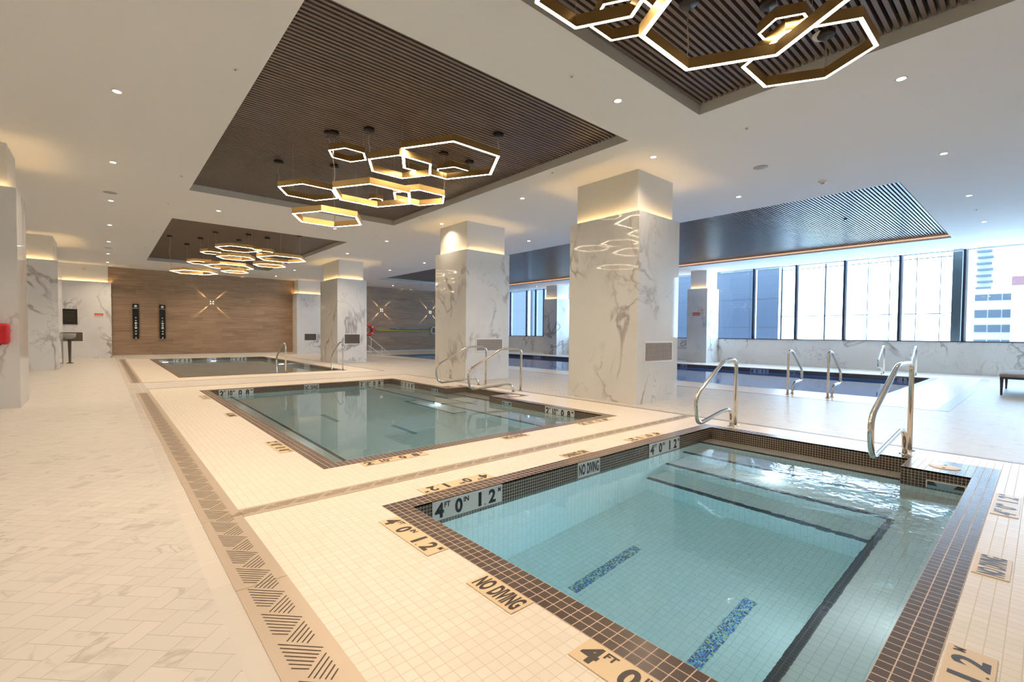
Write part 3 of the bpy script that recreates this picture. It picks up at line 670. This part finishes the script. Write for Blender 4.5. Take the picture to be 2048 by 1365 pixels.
# on the deck: left of pool 1, read from the left
def deckm(o, du, dv, w, kd, lab): marker((o[0], o[1], .001), du, dv, w, .14, kd, lab, True)
deckm((1.345, 2.86), nY, X_, .62, '4', 'cream 4 FT 0 IN floor tile at the back left corner of the nearest pool')
deckm((1.345, 1.87), nY, X_, .34, 'n', 'cream NO DIVING floor tile left of the nearest pool')
deckm((1.345, 1.19), nY, X_, .66, '4', 'cream 4 FT floor tile left of the nearest pool, cut by the lower picture edge')
deckm((2.54, 3.26), nX, nY, .68, '4', 'upside-down 4 FT 0 IN floor tile behind the nearest pool, leftmost'); deckm((3.87, 3.26), nX, nY, .36, 'n', 'upside-down NO DIVING floor tile behind the nearest pool'); deckm((5.30, 3.26), nX, nY, .68, '4', 'upside-down 4 FT floor tile behind the nearest pool, rightmost')
deckm((1.82, 4.135), X_, Y_, .68, '2', 'cream 2 FT 10 IN floor tile in front of the middle pool, leftmost'); deckm((3.55, 4.135), X_, Y_, .37, 'n', 'cream NO DIVING floor tile in front of the middle pool'); deckm((4.93, 4.135), X_, Y_, .68, '2', 'cream 2 FT 10 IN floor tile in front of the middle pool, rightmost')
deckm((1.345, 5.76), nY, X_, .62, '2', 'cream 2 FT 10 IN floor tile left of the middle pool, nearest the camera'); deckm((1.345, 8.17), nY, X_, .38, 'n', 'faint NO DIVING floor tile left of the middle pool'); deckm((1.345, 10.7), nY, X_, .6, '2', 'faint 2 FT 10 IN floor tile at the far left corner of the middle pool')
deckm((1.93, .085), X_, Y_, .65, '4', 'floor tile ending in 2 M at the lower right corner of the picture'); deckm((3.46, .085), X_, Y_, .34, 'n', 'shiny NO DIVING floor tile right of the nearest pool'); deckm((4.72, .085), X_, Y_, .64, '4', 'shiny depth floor tile right of the nearest pool, beside the skimmer lid')
# ------------------------------------------------------------------ handrails
def fillet(pts, r, n=6):
    pts = [Vector(p) for p in pts]; out = [pts[0]]
    for i in range(1, len(pts)-1):
        a, b_, c = pts[i-1], pts[i], pts[i+1]; d1 = (a-b_); d2 = (c-b_); rr = min(r, d1.length*.48, d2.length*.48)
        p, q = b_+d1.normalized()*rr, b_+d2.normalized()*rr
        for k in range(n+1):
            t = k/n; out.append(p*(1-t)**2+b_*2*t*(1-t)+q*t*t)
    out.append(pts[-1]); return out
def rail(base, rz, prof, label, group, r=.024, cat='handrail', fl=.14):
    """prof: (along, up) points in the rail's own plane, from the tall post's foot round to the short foot"""
    root = empty('handrail', base, rz); tag(root, label, cat, group)
    mb = MB(); mb.tube(fillet([(a, 0, z) for a, z in prof], fl), r, 14); mb.build('tube', M['steel'], root)
    for a in (prof[0][0], prof[-1][0]):
        mb = MB(); mb.lathe([(.052, 0), (.052, .006), (.03, .012), (r, .014)], (a, 0, 0), 20); mb.build('floor_flange', M['steel'], root)
    return root
g1 = 'steel handrails of the nearest pool'
rail((6.58, 2.80, 0), math.pi, [(0, 0), (0, .90), (.37, .925), (1.10, .47), (1.12, .17), (.32, .25), (.10, .23), (.09, 0)][:0]+[(0, 0), (0, .92), (.36, .92), (1.13, .50), (1.09, .14), (.36, .245), (.14, .24), (.12, 0)], 'curved steel handrail at the back corner of the nearest pool', g1)
rail((6.66, .95, 0), math.pi, [(0, 0), (.01, .96), (.74, .97), (1.80, .56), (1.74, .20), (.50, .30), (.30, .24), (.26, 0)], 'large curved steel handrail beside the skimmer block of the nearest pool', g1)
g2 = 'steel handrails at the middle pool niche'
pm = [(0, 0), (0, .98), (.56, .97), (1.34, .57), (1.36, .19), (.34, .18+.02), (.17, .16), (.16, 0)]
pm = [(0, 0), (-.02, .93), (.55, .93), (1.42, .50), (1.36, .13), (.42, .17), (.26, .15), (.20, 0)]
rail((6.82, 7.5, 0), math.pi, pm, 'steel handrail at the middle pool niche, right one of the pair', g2); rail((7.0, 8.97, 0), math.pi, pm, 'steel handrail at the middle pool niche, left one of the pair', g2)
g3 = 'steel handrails of the long pool'
pl = [(0, 0), (0, .93), (.22, .93), (.87, .48), (.86, .26), (.40, .24), (.29, .12), (.28, 0)]
rail((10.92, 3.57, 0), 0, pl, 'left steel handrail of the near pair at the long pool', g3); rail((10.92, 2.84, 0), 0, pl, 'right steel handrail of the near pair at the long pool', g3)
rail((19.62, 3.52, 0), math.pi, pl, 'left steel handrail on the window side of the long pool', g3); rail((19.62, 2.70, 0), math.pi, pl, 'right steel handrail on the long pool window side, half hidden behind a near rail', g3)
g4 = 'steel handrails of the far pool'
pf = [(0, 0), (0, .88), (.25, .93), (1.0, .45), (1.0, .12), (.9, -.4)]
def rail2(x, lab):
    root = empty('handrail', (x, 15.08, 0), math.pi/2); tag(root, lab, 'handrail', g4)
    mb = MB(); mb.tube(fillet([(a, 0, z) for a, z in pf], .12), .022, 12); mb.build('tube', M['steel'], root)
    mb = MB(); mb.lathe([(.05, 0), (.05, .006), (.022, .012)], (0, 0, 0), 16); mb.build('floor_flange', M['steel'], root)
rail2(4.12, 'left steel rail standing at the far pool'); rail2(5.86, 'right steel rail standing at the far pool')
# ------------------------------------------------------------------ hexagonal pendants
def hexring(cx, cy, z, r, label, group, canopy_at=180, w=.055, h=.095):
    root = empty('hexagonal_pendant', (cx, cy, z)); tag(root, label, 'pendant light', group)
    w = min(w, .022+.04*r)
    V = lambda rad, k, zz: (rad*math.cos(k*math.pi/3), rad*math.sin(k*math.pi/3), zz)
    ro, ri = r, r-w; mb = MB(); t = .004
    for k in range(6):
        mb.quad([V(ro, k, 0), V(ro, k+1, 0), V(ro, k+1, h), V(ro, k, h)]); mb.quad([V(ri, k+1, 0), V(ri, k, 0), V(ri, k, h), V(ri, k+1, h)])
        mb.quad([V(ro, k, h), V(ro, k+1, h), V(ri, k+1, h), V(ri, k, h)])
        mb.quad([V(ro, k+1, 0), V(ro, k, 0), V(ro-t, k, 0), V(ro-t, k+1, 0)]); mb.quad([V(ri, k, 0), V(ri, k+1, 0), V(ri+t, k+1, 0), V(ri+t, k, 0)])
    mb.build('housing', M['brass'], root)
    mb = MB()
    for k in range(6):
        mb.quad([V(ro-t, k+1, .001), V(ro-t, k, .001), V(ri+t, k, .001), V(ri+t, k+1, .001)])
    mb.build('light_strip', M['led'], root)
    top = SL-z; a0 = math.radians(canopy_at); rm = r-w/2
    px, py = rm*math.cos(a0), rm*math.sin(a0)
    mb = MB(); mb.lathe([(0, top-.045), (.075, top-.045), (.08, top-.035), (.08, top)], (px, py, 0), 20); mb.build('canopy', M['dark_metal'], root)
    n = max(4, int((top-h)/.05)); mb = MB(); mb.tube([(px+.02*math.sin(i/n*9), py+.012*math.cos(i/n*7), h+(top-h-.04)*i/n) for i in range(n+1)], .005, 6); mb.build('power_cord', M['cable'], root)
    for da in (0, 120, 240):
        a = a0+math.radians(da)
        mb = MB(); x, y = rm*math.cos(a), rm*math.sin(a); mb.tube([(x, y, h), (x, y, top)], .0018, 5); mb.build('suspension_wire', M['cable'], root)
R2 = [(2.94, 7.33, 4.05, .31, 180, 'small ring at the upper left'), (3.58, 6.80, 3.87, .549, 180, 'ring hooked behind the biggest ring'), (4.20, 6.35, 3.985, .859, 300, 'biggest ring, at the upper right'), (2.94, 9.18, 3.87, .553, 180, 'leftmost ring'),
      (3.35, 7.28, 3.475, .678, 180, 'bright middle ring crossing two neighbours'), (4.17, 7.25, 3.6, .496, 300, 'ring at the right end of the lower row'), (4.80, 7.14, 4.15, .338, 300, 'small high ring seen through the biggest ring'), (4.21, 9.05, 3.95, .155, 60, 'tiniest ring, seen through the middle ring'), (2.95, 8.22, 3.2, .597, 60, 'lowest ring, hanging alone at the bottom')]
for cx, cy, z, r, ca, d in R2: hexring(cx, cy, z, r, 'brass hexagon light in the central cluster, ' + d, 'hexagon pendants over the middle pool', ca)
R3 = [(3.24, 17.0, 3.87, .619, 180, 'topmost ring'), (2.77, 18.4, 3.87, .357, 180, 'small ring at the upper left'), (3.22, 17.13, 3.6, .551, 300, 'ring right below the topmost one'), (2.68, 20.0, 3.7, .454, 180, 'ring left of the middle'),
      (3.29, 18.63, 3.475, .76, 60, 'big middle ring'), (2.29, 18.67, 3.2, .674, 180, 'lowest ring at the far left'), (4.37, 16.34, 3.6, .747, 300, 'biggest ring, at the right'), (3.90, 15.91, 3.3, .468, 300, 'ring under the biggest one at the right'), (3.25, 17.52, 3.2, .406, 60, 'lowest middle ring'), (3.93, 16.6, 3.8, .29, 60, 'small ring between the topmost and biggest rings')]
for cx, cy, z, r, ca, d in R3: hexring(cx, cy, z, r, 'brass hexagon light in the distant cluster, ' + d, 'hexagon pendants over the far pool', ca)
R1 = [(5.00, 1.54, 3.87, .565, 0, 'rightmost ring'), (3.72, 1.61, 3.7, .757, 60, 'biggest ring, cut by the picture top'), (2.70, 2.20, 3.74, .46, 180, 'leftmost ring'), (3.40, 2.45, 3.95, .30, 180, 'small ring left of the biggest one'), (4.55, 1.58, 3.85+.1, .22, 60, 'small ring behind the biggest and rightmost rings')]
for cx, cy, z, r, ca, d in R1: hexring(cx, cy, z, r, 'brass hexagon light at the top right, ' + d, 'hexagon pendants over the nearest pool', ca)
# ------------------------------------------------------------------ recessed downlights and ceiling devices
def downlight_proto():
    root = empty('downlight'); mb = MB()
    mb.lathe([(.042, -.001), (.058, -.004), (.062, 0), (.062, .002)], (0, 0, 0), 20); mb.build('trim_ring', M['trim'], root)
    mb = MB(); mb.lathe([(0, -.0015), (.043, -.0015)], (0, 0, 0), 16); l = mb.build('lens', M['lens'], root)
    return root
dl = None
def downlight(x, y, label, power=DOWN_W):
    global dl
    if dl is None: dl = downlight_proto(); o = dl
    else:
        o = dl.copy(); LINK(o)
        for ch in [c for c in scn.collection.objects if c.parent == dl and c.type == 'MESH']:
            c = ch.copy(); LINK(c); c.parent = o
    o.location = (x, y, CZ-.001); tag(o, label, 'downlight', 'recessed ceiling downlights')
    add_light('beam', 'AREA', (0, 0, -.004), power, WARM, o, shape='DISK', size=.08, spread=math.radians(125))
ROWS = [(.16, [1.15, 4.4, 7.62, 10.84, 14.06, 17.3, 20.55, 23.8, 26.75], 'in the row over the left walkway'), (6.9, [1.16, 4.36, 7.58, 10.8, 14.05, 17.28, 23.7, 26.9], 'in the row in front of the middle columns'),
        (10.2, [1.15, 4.37, 7.6, 10.88, 14.1, 17.3, 20.45, 23.7, 26.9], 'in the row between columns and long pool'), (20.3, [1.1, 4.3, 7.5, 10.8-1.4+.0, 14.1, 17.3, 20.9, 24], 'in the row along the windows')]
def in_view(x, y, z):
    d = Vector((x, y, z-1.25)); w = d.dot(fwd)
    if w <= 0: return False
    px, py = 1024+F_*d.dot(rt)/w, CY-F_*d.dot(up)/w
    return -8 < px < 2056 and -8 < py < 1373
for x, ysl, d in ROWS:
    k = 0; out = 0
    for i, y in enumerate(ysl):
        if in_view(x, y, CZ): lab = 'small round downlight, %s from the camera %s' % (ORD[k], d); k += 1
        else: lab = 'small round downlight outside the picture, %s' % d + (', inner one' if out else ''); out += 1
        downlight(x, y, lab, (DOWN_W*.32 if x > 6 and i in (1, 3) else DOWN_W) if x < 7 else DOWN_W*.4)
for x, y, d in ((4.92, 3.63, 'between the nearest and central ceiling recesses, right one'), (2.15, 3.63, 'between the nearest and central ceiling recesses, left one'), (4.99, 13.4, 'between the central and distant ceiling recesses, right one'), (2.15, 13.4, 'between the central and distant ceiling recesses, left one'),
                (13.6, 1.12, 'first of three toward the window over the long pool end'), (16.95, 1.1, 'second of three toward the window over the long pool end'), (13.68, 27.0, 'in front of the far wood wall, between two cross lamps'), (3.7, 26.9, 'in front of the wood wall, above the two black boards')):
    downlight(x, y, 'small round downlight, ' + d, DOWN_W if x < 7 else DOWN_W*.4)
def disc(name, x, y, z, r, mat, lab, cat, h=.012):
    mb = MB(); mb.lathe([(0, -h), (r*.85, -h), (r, -h*.3), (r, 0)], (0, 0, 0), 28); o = mb.build(name, mat); o.location = (x, y, z); tag(o, lab, cat); return o
M['speaker'] = simple('speaker_grey', (.42, .42, .42), .6)
for x, y, lab in ((.14, 13.25, 'round grey speaker grille over the left walkway'), (8.7, 3.36, 'round grey speaker grille beyond the nearest light cluster'), (.16, 22.1, 'faint round speaker grille, farther along the left walkway')): disc('ceiling_speaker', x, y, CZ, .12, M['speaker'], lab, 'ceiling speaker', .006)
disc('ceiling_speaker', 5.56, 1.58, SL, .09, M['white_plastic'], 'white round ceiling plate inside the nearest ceiling recess', 'ceiling plate', .03)
o = disc('smoke_detector', 10.35, 2.87, CZ, .075, M['white_plastic'], 'white domed smoke detector near the long pool recess', 'smoke detector', .03)
mb = MB(); mb.lathe([(0, -.055), (.03, -.052), (.045, -.03)], (0, 0, 0), 16); mb.build('sensor', M['grille'], o)
mb = MB(); mb.box(14.65, 14.71, 3.5, 3.56, SL-.03, SL); tag(mb.build('recess_device', M['dark_metal']), 'tiny dark device on the slats over the long pool', 'sensor')
for i, (x, y) in enumerate(((1.15, 6.07), (1.15, 10.9), (1.16, 13.4), (4.06, 3.64), (6.92, 2.87), (6.2, 6.0), (6.15, 10.6), (6.28, 13.5), (15.2, 1.12), (10.3, 8.9), (1.15, 17.5), (1.15, 21.0))):
    o = disc('sprinkler', x, y, CZ, .035, M['trim'], 'tiny recessed sprinkler, ' + ['left of the central recess, nearer', 'left of the central recess, farther', 'left of the gap behind the central recess', 'between the nearest and central recesses', 'right of the nearest recess', 'right of the central recess, nearer', 'right of the central recess, farther', 'right of the gap behind the central recess', 'near the windows by the last downlights', 'beside the long pool recess', 'left of the distant recess, nearer', 'left of the distant recess, farther'][i], 'sprinkler', .004)
    mb = MB(); mb.lathe([(0, -.018), (.012, -.016), (.012, -.004)], (0, 0, 0), 10); mb.build('head', M['speaker'], o)
# ------------------------------------------------------------------ cross lamps on the wood wall
def cross_lamp(x, z, lab, y=Y1):
    root = empty('wall_lamp', (x, y-.06, z)); tag(root, lab, 'wall lamp', 'cross-beam lamps on the wood wall')
    mb = MB(); prof = [(.001, -.07)]+[(.085*math.sin(a), -.085*math.cos(a)+.01) for a in (0.35, .7, 1.05, 1.4, 1.7)]+[(.08, .06)]
    mb.lathe(prof, (0, 0, 0), 24, 0, 'y'); mb.build('chrome_body', M['steel'], root)
    for a in (45, 135, 225, 315):
        ca, sa = math.cos(math.radians(a)), math.sin(math.radians(a))
        mb = MB(); mb.box(-.016, .016, -.012, .012, -.006, .006); o = mb.build('slit_lens', M['lens'], root); o.location = (.085*ca, .0, .085*sa); o.rotation_euler = (0, -math.radians(a-90), 0)
        d = Vector((ca, .03, sa)); l = add_light('beam', 'SPOT', (.12*ca, .036, .12*sa), 260, (1, .72, .42), root, spot_size=math.radians(11), spot_blend=.6, shadow_soft_size=.01)
        l.rotation_euler = d.to_track_quat('-Z', 'Y').to_euler()
cross_lamp(4.24, 2.74, 'chrome cross-beam wall lamp on the wood wall, left of the marble pier'); cross_lamp(13.65, 2.72, 'chrome cross-beam wall lamp above the yellow and blue poles'); cross_lamp(17.3, 2.72, 'chrome cross-beam wall lamp half hidden behind the second column')
# black boards
def board(x, lab):
    root = empty('wall_panel', (x, Y1-.04, .87)); tag(root, lab, 'wall panel', 'tall black panels on the wood wall')
    mb = MB(); mb.box(-.12, .12, -.03, .03, 0, 1.66); mb.build('board', simple('board_black', (.006, .006, .007), .3), root)
    mb = MB(); mb.lathe([(0, -.004), (.06, -.004), (.06, 0)], (0, -.031, 1.55), 16, 0, 'y'); mb.box(-.11, .11, -.036, -.031, 1.44, 1.455); mb.build('emblem', M['plate'], root)
    for i, (z, r) in enumerate(((1.0, .03), (.86, .03), (.74, .05), (.63, .04), (.52, .055), (.36, .035), (.23, .035))):
        mb = MB(); mb.lathe([(0, -.004), (r, -.004), (r, 0)], (0, -.031, z), 12, 0, 'y'); mb.build('dial', M['plate'], root)
    mb = MB(); mb.box(-.02, .02, -.034, -.03, 0, .08); mb.build('foot_mark', M['plate'], root)
board(1.15, 'tall narrow black panel on the wood wall, left one'); board(2.17, 'tall narrow black panel on the wood wall, right one')
# small things on the left pier
mb = MB(); mb.box(-.26, .26, -.015, .015, 0, .67, 0); mb.box(-.22, .22, -.017, -.015, .06, .6, 1); o = mb.build('notice_panel', [simple('panel_frame', (.012, .01, .008), .5), simple('panel_face', (.02, .018, .014), .3)]); o.location = (-1.13, 28.085, 1.51); tag(o, 'black square notice panel on the left marble pier', 'notice panel')
mb = MB()
for i in range(5): mb.box(-.18, .18-.05*(i % 2), -.0185, -.0172, .54-.09*i, .555-.09*i)
mb.build('printed_lines', simple('panel_print', (.12, .10, .07), .5), o)
def red_sign(loc, w, h, lab, axis='y'):
    root = empty('warning_sign', loc); tag(root, lab, 'sign')
    mb = MB(); mb2 = MB(); mb3 = MB()
    if axis == 'y': mb.box(-w/2, w/2, -.006, 0, 0, h); mb2.box(-w*.42, w*.42, -.007, -.006, h*.38, h*.55); mb3.box(-w/2, w/2, -.006, 0, -h*.8, 0)
    else: mb.box(-.006, 0, -w/2, w/2, 0, h); mb2.box(-.007, -.006, -w*.42, w*.42, h*.38, h*.55); mb3.box(-.006, 0, -w/2, w/2, -h*.3, 0)
    mb.build('red_field', M['life_red'], root); mb2.build('text_line', M['plate'], root); mb3.build('white_field', M['plate'], root)
red_sign((-.16, 28.095, 1.92), .30, .10, 'small red and white sign on the left marble pier'); red_sign((20.445, 10.55, 2.15), .35, .13, 'small red sign on the near window pier', 'x')
mb = MB(); mb.lathe([(0, -.05), (.04, -.045), (.05, 0)], (0, 0, 0), 14, 0, 'y'); o = mb.build('sensor', M['grille']); o.location = (-.64, 28.2, 3.98); tag(o, 'small round brown sensor above the left marble pier', 'sensor')
# drinking fountain glimpsed behind the left column
root = empty('pedestal_basin', (-.98, 24.2, 0)); tag(root, 'slim dark stand with grey bowl behind the left marble columns', 'pedestal')
mb = MB(); mb.lathe([(.10, 0), (.10, .02), (.035, .04), (.05, .75), (.06, .95)], (0, 0, 0), 16); mb.build('stem', simple('stem_brown', (.06, .045, .035), .5), root)
mb = MB(); mb.lathe([(.02, .9), (.17, .98), (.19, 1.12), (.17, 1.13), (.14, 1.04), (0, 1.0)], (0, 0, 0), 20); mb.build('bowl', simple('bowl_grey', (.35, .34, .33), .4), root)
# red case on the left column
root = empty('first_aid_case', (-1.32, 10.70, 1.02)); tag(root, 'red rounded case on the left edge marble column', 'red case')
import bmesh as _b
def rounded_box(name, sx, sy, sz, r, mat, parent, loc):
    bm = _b.new(); _b.ops.create_cube(bm, size=1)
    for v in bm.verts: v.co = Vector((v.co.x*sx, v.co.y*sy, v.co.z*sz))
    _b.ops.bevel(bm, geom=bm.edges[:]+bm.verts[:], offset=r, segments=4, profile=.5, affect='EDGES')
    me = bpy.data.meshes.new(name); bm.to_mesh(me); bm.free(); me.materials.append(mat)
    for p in me.polygons: p.use_smooth = True
    o = bpy.data.objects.new(name, me); LINK(o); o.parent = parent; o.location = loc; return o
rounded_box('shell', .42, .17, .33, .05, M['red'], root, (0, 0, .165)); rounded_box('latch', .06, .03, .03, .01, M['ink'], root, (.09, -.06, 0)); rounded_box('handle', .13, .03, .02, .008, M['red'], root, (.06, -.09, .24))
# ------------------------------------------------------------------ rescue gear on the far wood wall
def torus_mesh(name, R, r, mat, loc, lab, cat, sx=1):
    mb = MB(); mb.tube([(R*sx*math.cos(a*math.pi/16), 0, R*math.sin(a*math.pi/16)) for a in range(32)], r, 12, 0, True); o = mb.build(name, mat); o.location = loc; tag(o, lab, cat); return o
o = torus_mesh('life_ring', .29, .075, M['life_red'], (12.78, Y1-.10, 1.40), 'orange-red life ring on the wood wall beside the third column', 'life ring')
for a in (45, 135, 225, 315):
    mb = MB(); c, s_ = math.cos(math.radians(a)), math.sin(math.radians(a)); mb.lathe([(.079, -.03), (.079, .03)], (0, 0, 0), 12); q = mb.build('band', M['white_plastic'], o); q.location = (.29*c, 0, .29*s_); q.rotation_euler = (0, math.radians(-a), 0)
torus_mesh('rescue_hoop', .24, .04, M['white_plastic'], (17.55, Y1-.09, 1.44), 'pale hoop at the right end of the rescue poles', 'hoop', .8)
mb = MB(); mb.tube([(13.3, Y1-.06, 1.40), (17.4, Y1-.06, 1.40)], .035, 8); tag(mb.build('rescue_pole', M['yellow']), 'long yellow pole lying along the wood wall under the blue one', 'pole')
mb = MB(); mb.tube([(14.3, Y1-.06, 1.49), (17.5, Y1-.06, 1.49)], .035, 8); tag(mb.build('rescue_pole', M['blue']), 'shorter blue pole on the wood wall above the yellow one', 'pole')
for k, (a, b_, lab) in enumerate((((11.35, 25.3, 1.02), (12.75, 25.3, -.1), 'white sloping stair rail in the far corner of the long pool, upper one'), ((11.0, 24.7, .55), (12.0, 24.7, -.1), 'white sloping stair rail in the far corner of the long pool, lower one'))):
    mb = MB(); a = Vector(a); b_ = Vector(b_); mb.tube([a, b_], .022, 8); o = tag(mb.build('stair_rail', M['white_plastic']), lab, 'stair rail')
    for t in (.08, .55):
        p = a.lerp(b_, t); mb = MB(); mb.tube([p, (p.x, p.y, 0)], .018, 8); mb.build('post', M['white_plastic'], o)
# ------------------------------------------------------------------ lounger at the right
root = empty('lounger', (15.6, .2, 0)); tag(root, 'taupe cushioned lounger with dark legs at the right edge', 'lounger')
rounded_box('cushion', 2.06, .86, .075, .03, M['fabric'], root, (0, 0, .43)); mb = MB(); mb.box(-1.02, 1.02, -.42, .42, .355, .39); mb.build('frame', simple('lounger_frame', (.05, .045, .06), .4), root)
for sx in (-.98, .98):
    for sy in (-.39, .39):
        mb = MB(); a = .028; b2 = .016
        tp = [(sx-a, sy-a, .355), (sx+a, sy-a, .355), (sx+a, sy+a, .355), (sx-a, sy+a, .355)]; bt = [(sx-b2, sy-b2, 0), (sx+b2, sy-b2, 0), (sx+b2, sy+b2, 0), (sx-b2, sy+b2, 0)]
        for i in range(4): mb.quad([bt[i], bt[(i+1) % 4], tp[(i+1) % 4], tp[i]])
        mb.quad(bt[::-1]); mb.build('leg', bpy.data.materials['lounger_frame'], root)
# ------------------------------------------------------------------ outside
mb = MB(); mb.quad([(22, -200, -12), (400, -200, -12), (400, 300, -12), (22, 300, -12)]); tag(mb.build('ground_outside', M['concrete']), kind='structure')
mb = MB()
fp = [(30, 10.4), (50, 17.6), (50, 80), (30, 80)]; mb.quad([(x, y, 45) for x, y in fp])
for i in range(4): (xa, ya), (xb, yb_) = fp[i], fp[(i+1) % 4]; mb.quad([(xa, ya, -12), (xb, yb_, -12), (xb, yb_, 45), (xa, ya, 45)])
o = tag(mb.build('office_tower', M['tower']), 'blue-grey panelled tower outside the left windows', 'building')
for (ya, yb, za, zb) in ((29.9, 31.2, -2, 40),):
    mb = MB(); mb.box(29.9, 30.0, ya, yb, za, zb); q = mb.build('window_bay', M['ribbon'], o); q['label'] = 'tall dark window bay'
mb = MB(); mb.box(29.85, 29.9, 31.6, 31.75, -2, 40); mb.build('pilaster', M['alu'], o)
root = empty('glass_screen', (24, 5.3, 0)); tag(root, 'pale framed glass screen standing outside the windows', 'glass screen')
def sp_(n, mb, mat): q = mb.build(n, mat, root); q.matrix_parent_inverse = Matrix.Translation(root.location).inverted()
for y, w in ((8.2, .06), (6.44, .05), (4.92, .02), (4.19, .02), (3.37, .02), (2.67, .02)):
    mb = MB(); mb.box(23.98, 24.04, y-w/2, y+w/2, -1, 6.5); sp_('post', mb, M['screen_glass'])
for z in (2.15, 4.30): mb = MB(); mb.box(23.98, 24.04, 2.2, 8.2, z-.015, z+.015); sp_('rail', mb, M['screen_glass'])
mb = MB(); mb.box(22.45, 22.8, 1.95, 2.2, -1, 6); tag(mb.build('facade_post', M['pale_post']), 'pale grey-green post just outside the right windows', 'post')
root = empty('office_building', (130, 0, -12)); tag(root, 'white office block with ribbon windows outside the right windows', 'building')
def off_(n, mb, mat): q = mb.build(n, mat, root); q.matrix_parent_inverse = Matrix.Translation(root.location).inverted()
mb = MB(); mb.box(120, 150, -40, 9.6, -12, 10); off_('wall', mb, M['white_facade'])
for z0, z1 in ((7.9, 9.0), (4.8, 6.2), (2.2, 3.5), (-.5, .8), (-3.2, -1.9)):
    for i in range(8):
        mb = MB(); ya = 8.6-i*1.75; mb.box(119.9, 120, ya-1.6, ya, z0, z1); off_('window', mb, M['ribbon'])
root = empty('apartment_tower', (190, 8, -12)); tag(root, 'distant tall apartment block with balconies at the right', 'building')
def ap_(n, mb, mat): q = mb.build(n, mat, root); q.matrix_parent_inverse = Matrix.Translation(root.location).inverted()
mb = MB(); mb.box(180, 200, 6, 12.8, -12, 60); ap_('wall', mb, M['white_facade'])
for i in range(12):
    z = 14.4+i*1.65; mb = MB(); mb.box(178.8, 180, 9.9-.3*(i % 2), 12.9-.3*(i % 2), z, z+.5); ap_('balcony', mb, M['ribbon'])
mb = MB(); mb.box(100, 112, -9, 3.4, -12, 10.2, 1); mb.box(99.9, 100, -9, 3.4, 8.9, 10.2, 0); tag(mb.build('red_building', [M['red_facade'], M['white_facade']]), 'pale building with a red upper band at the right edge', 'building')
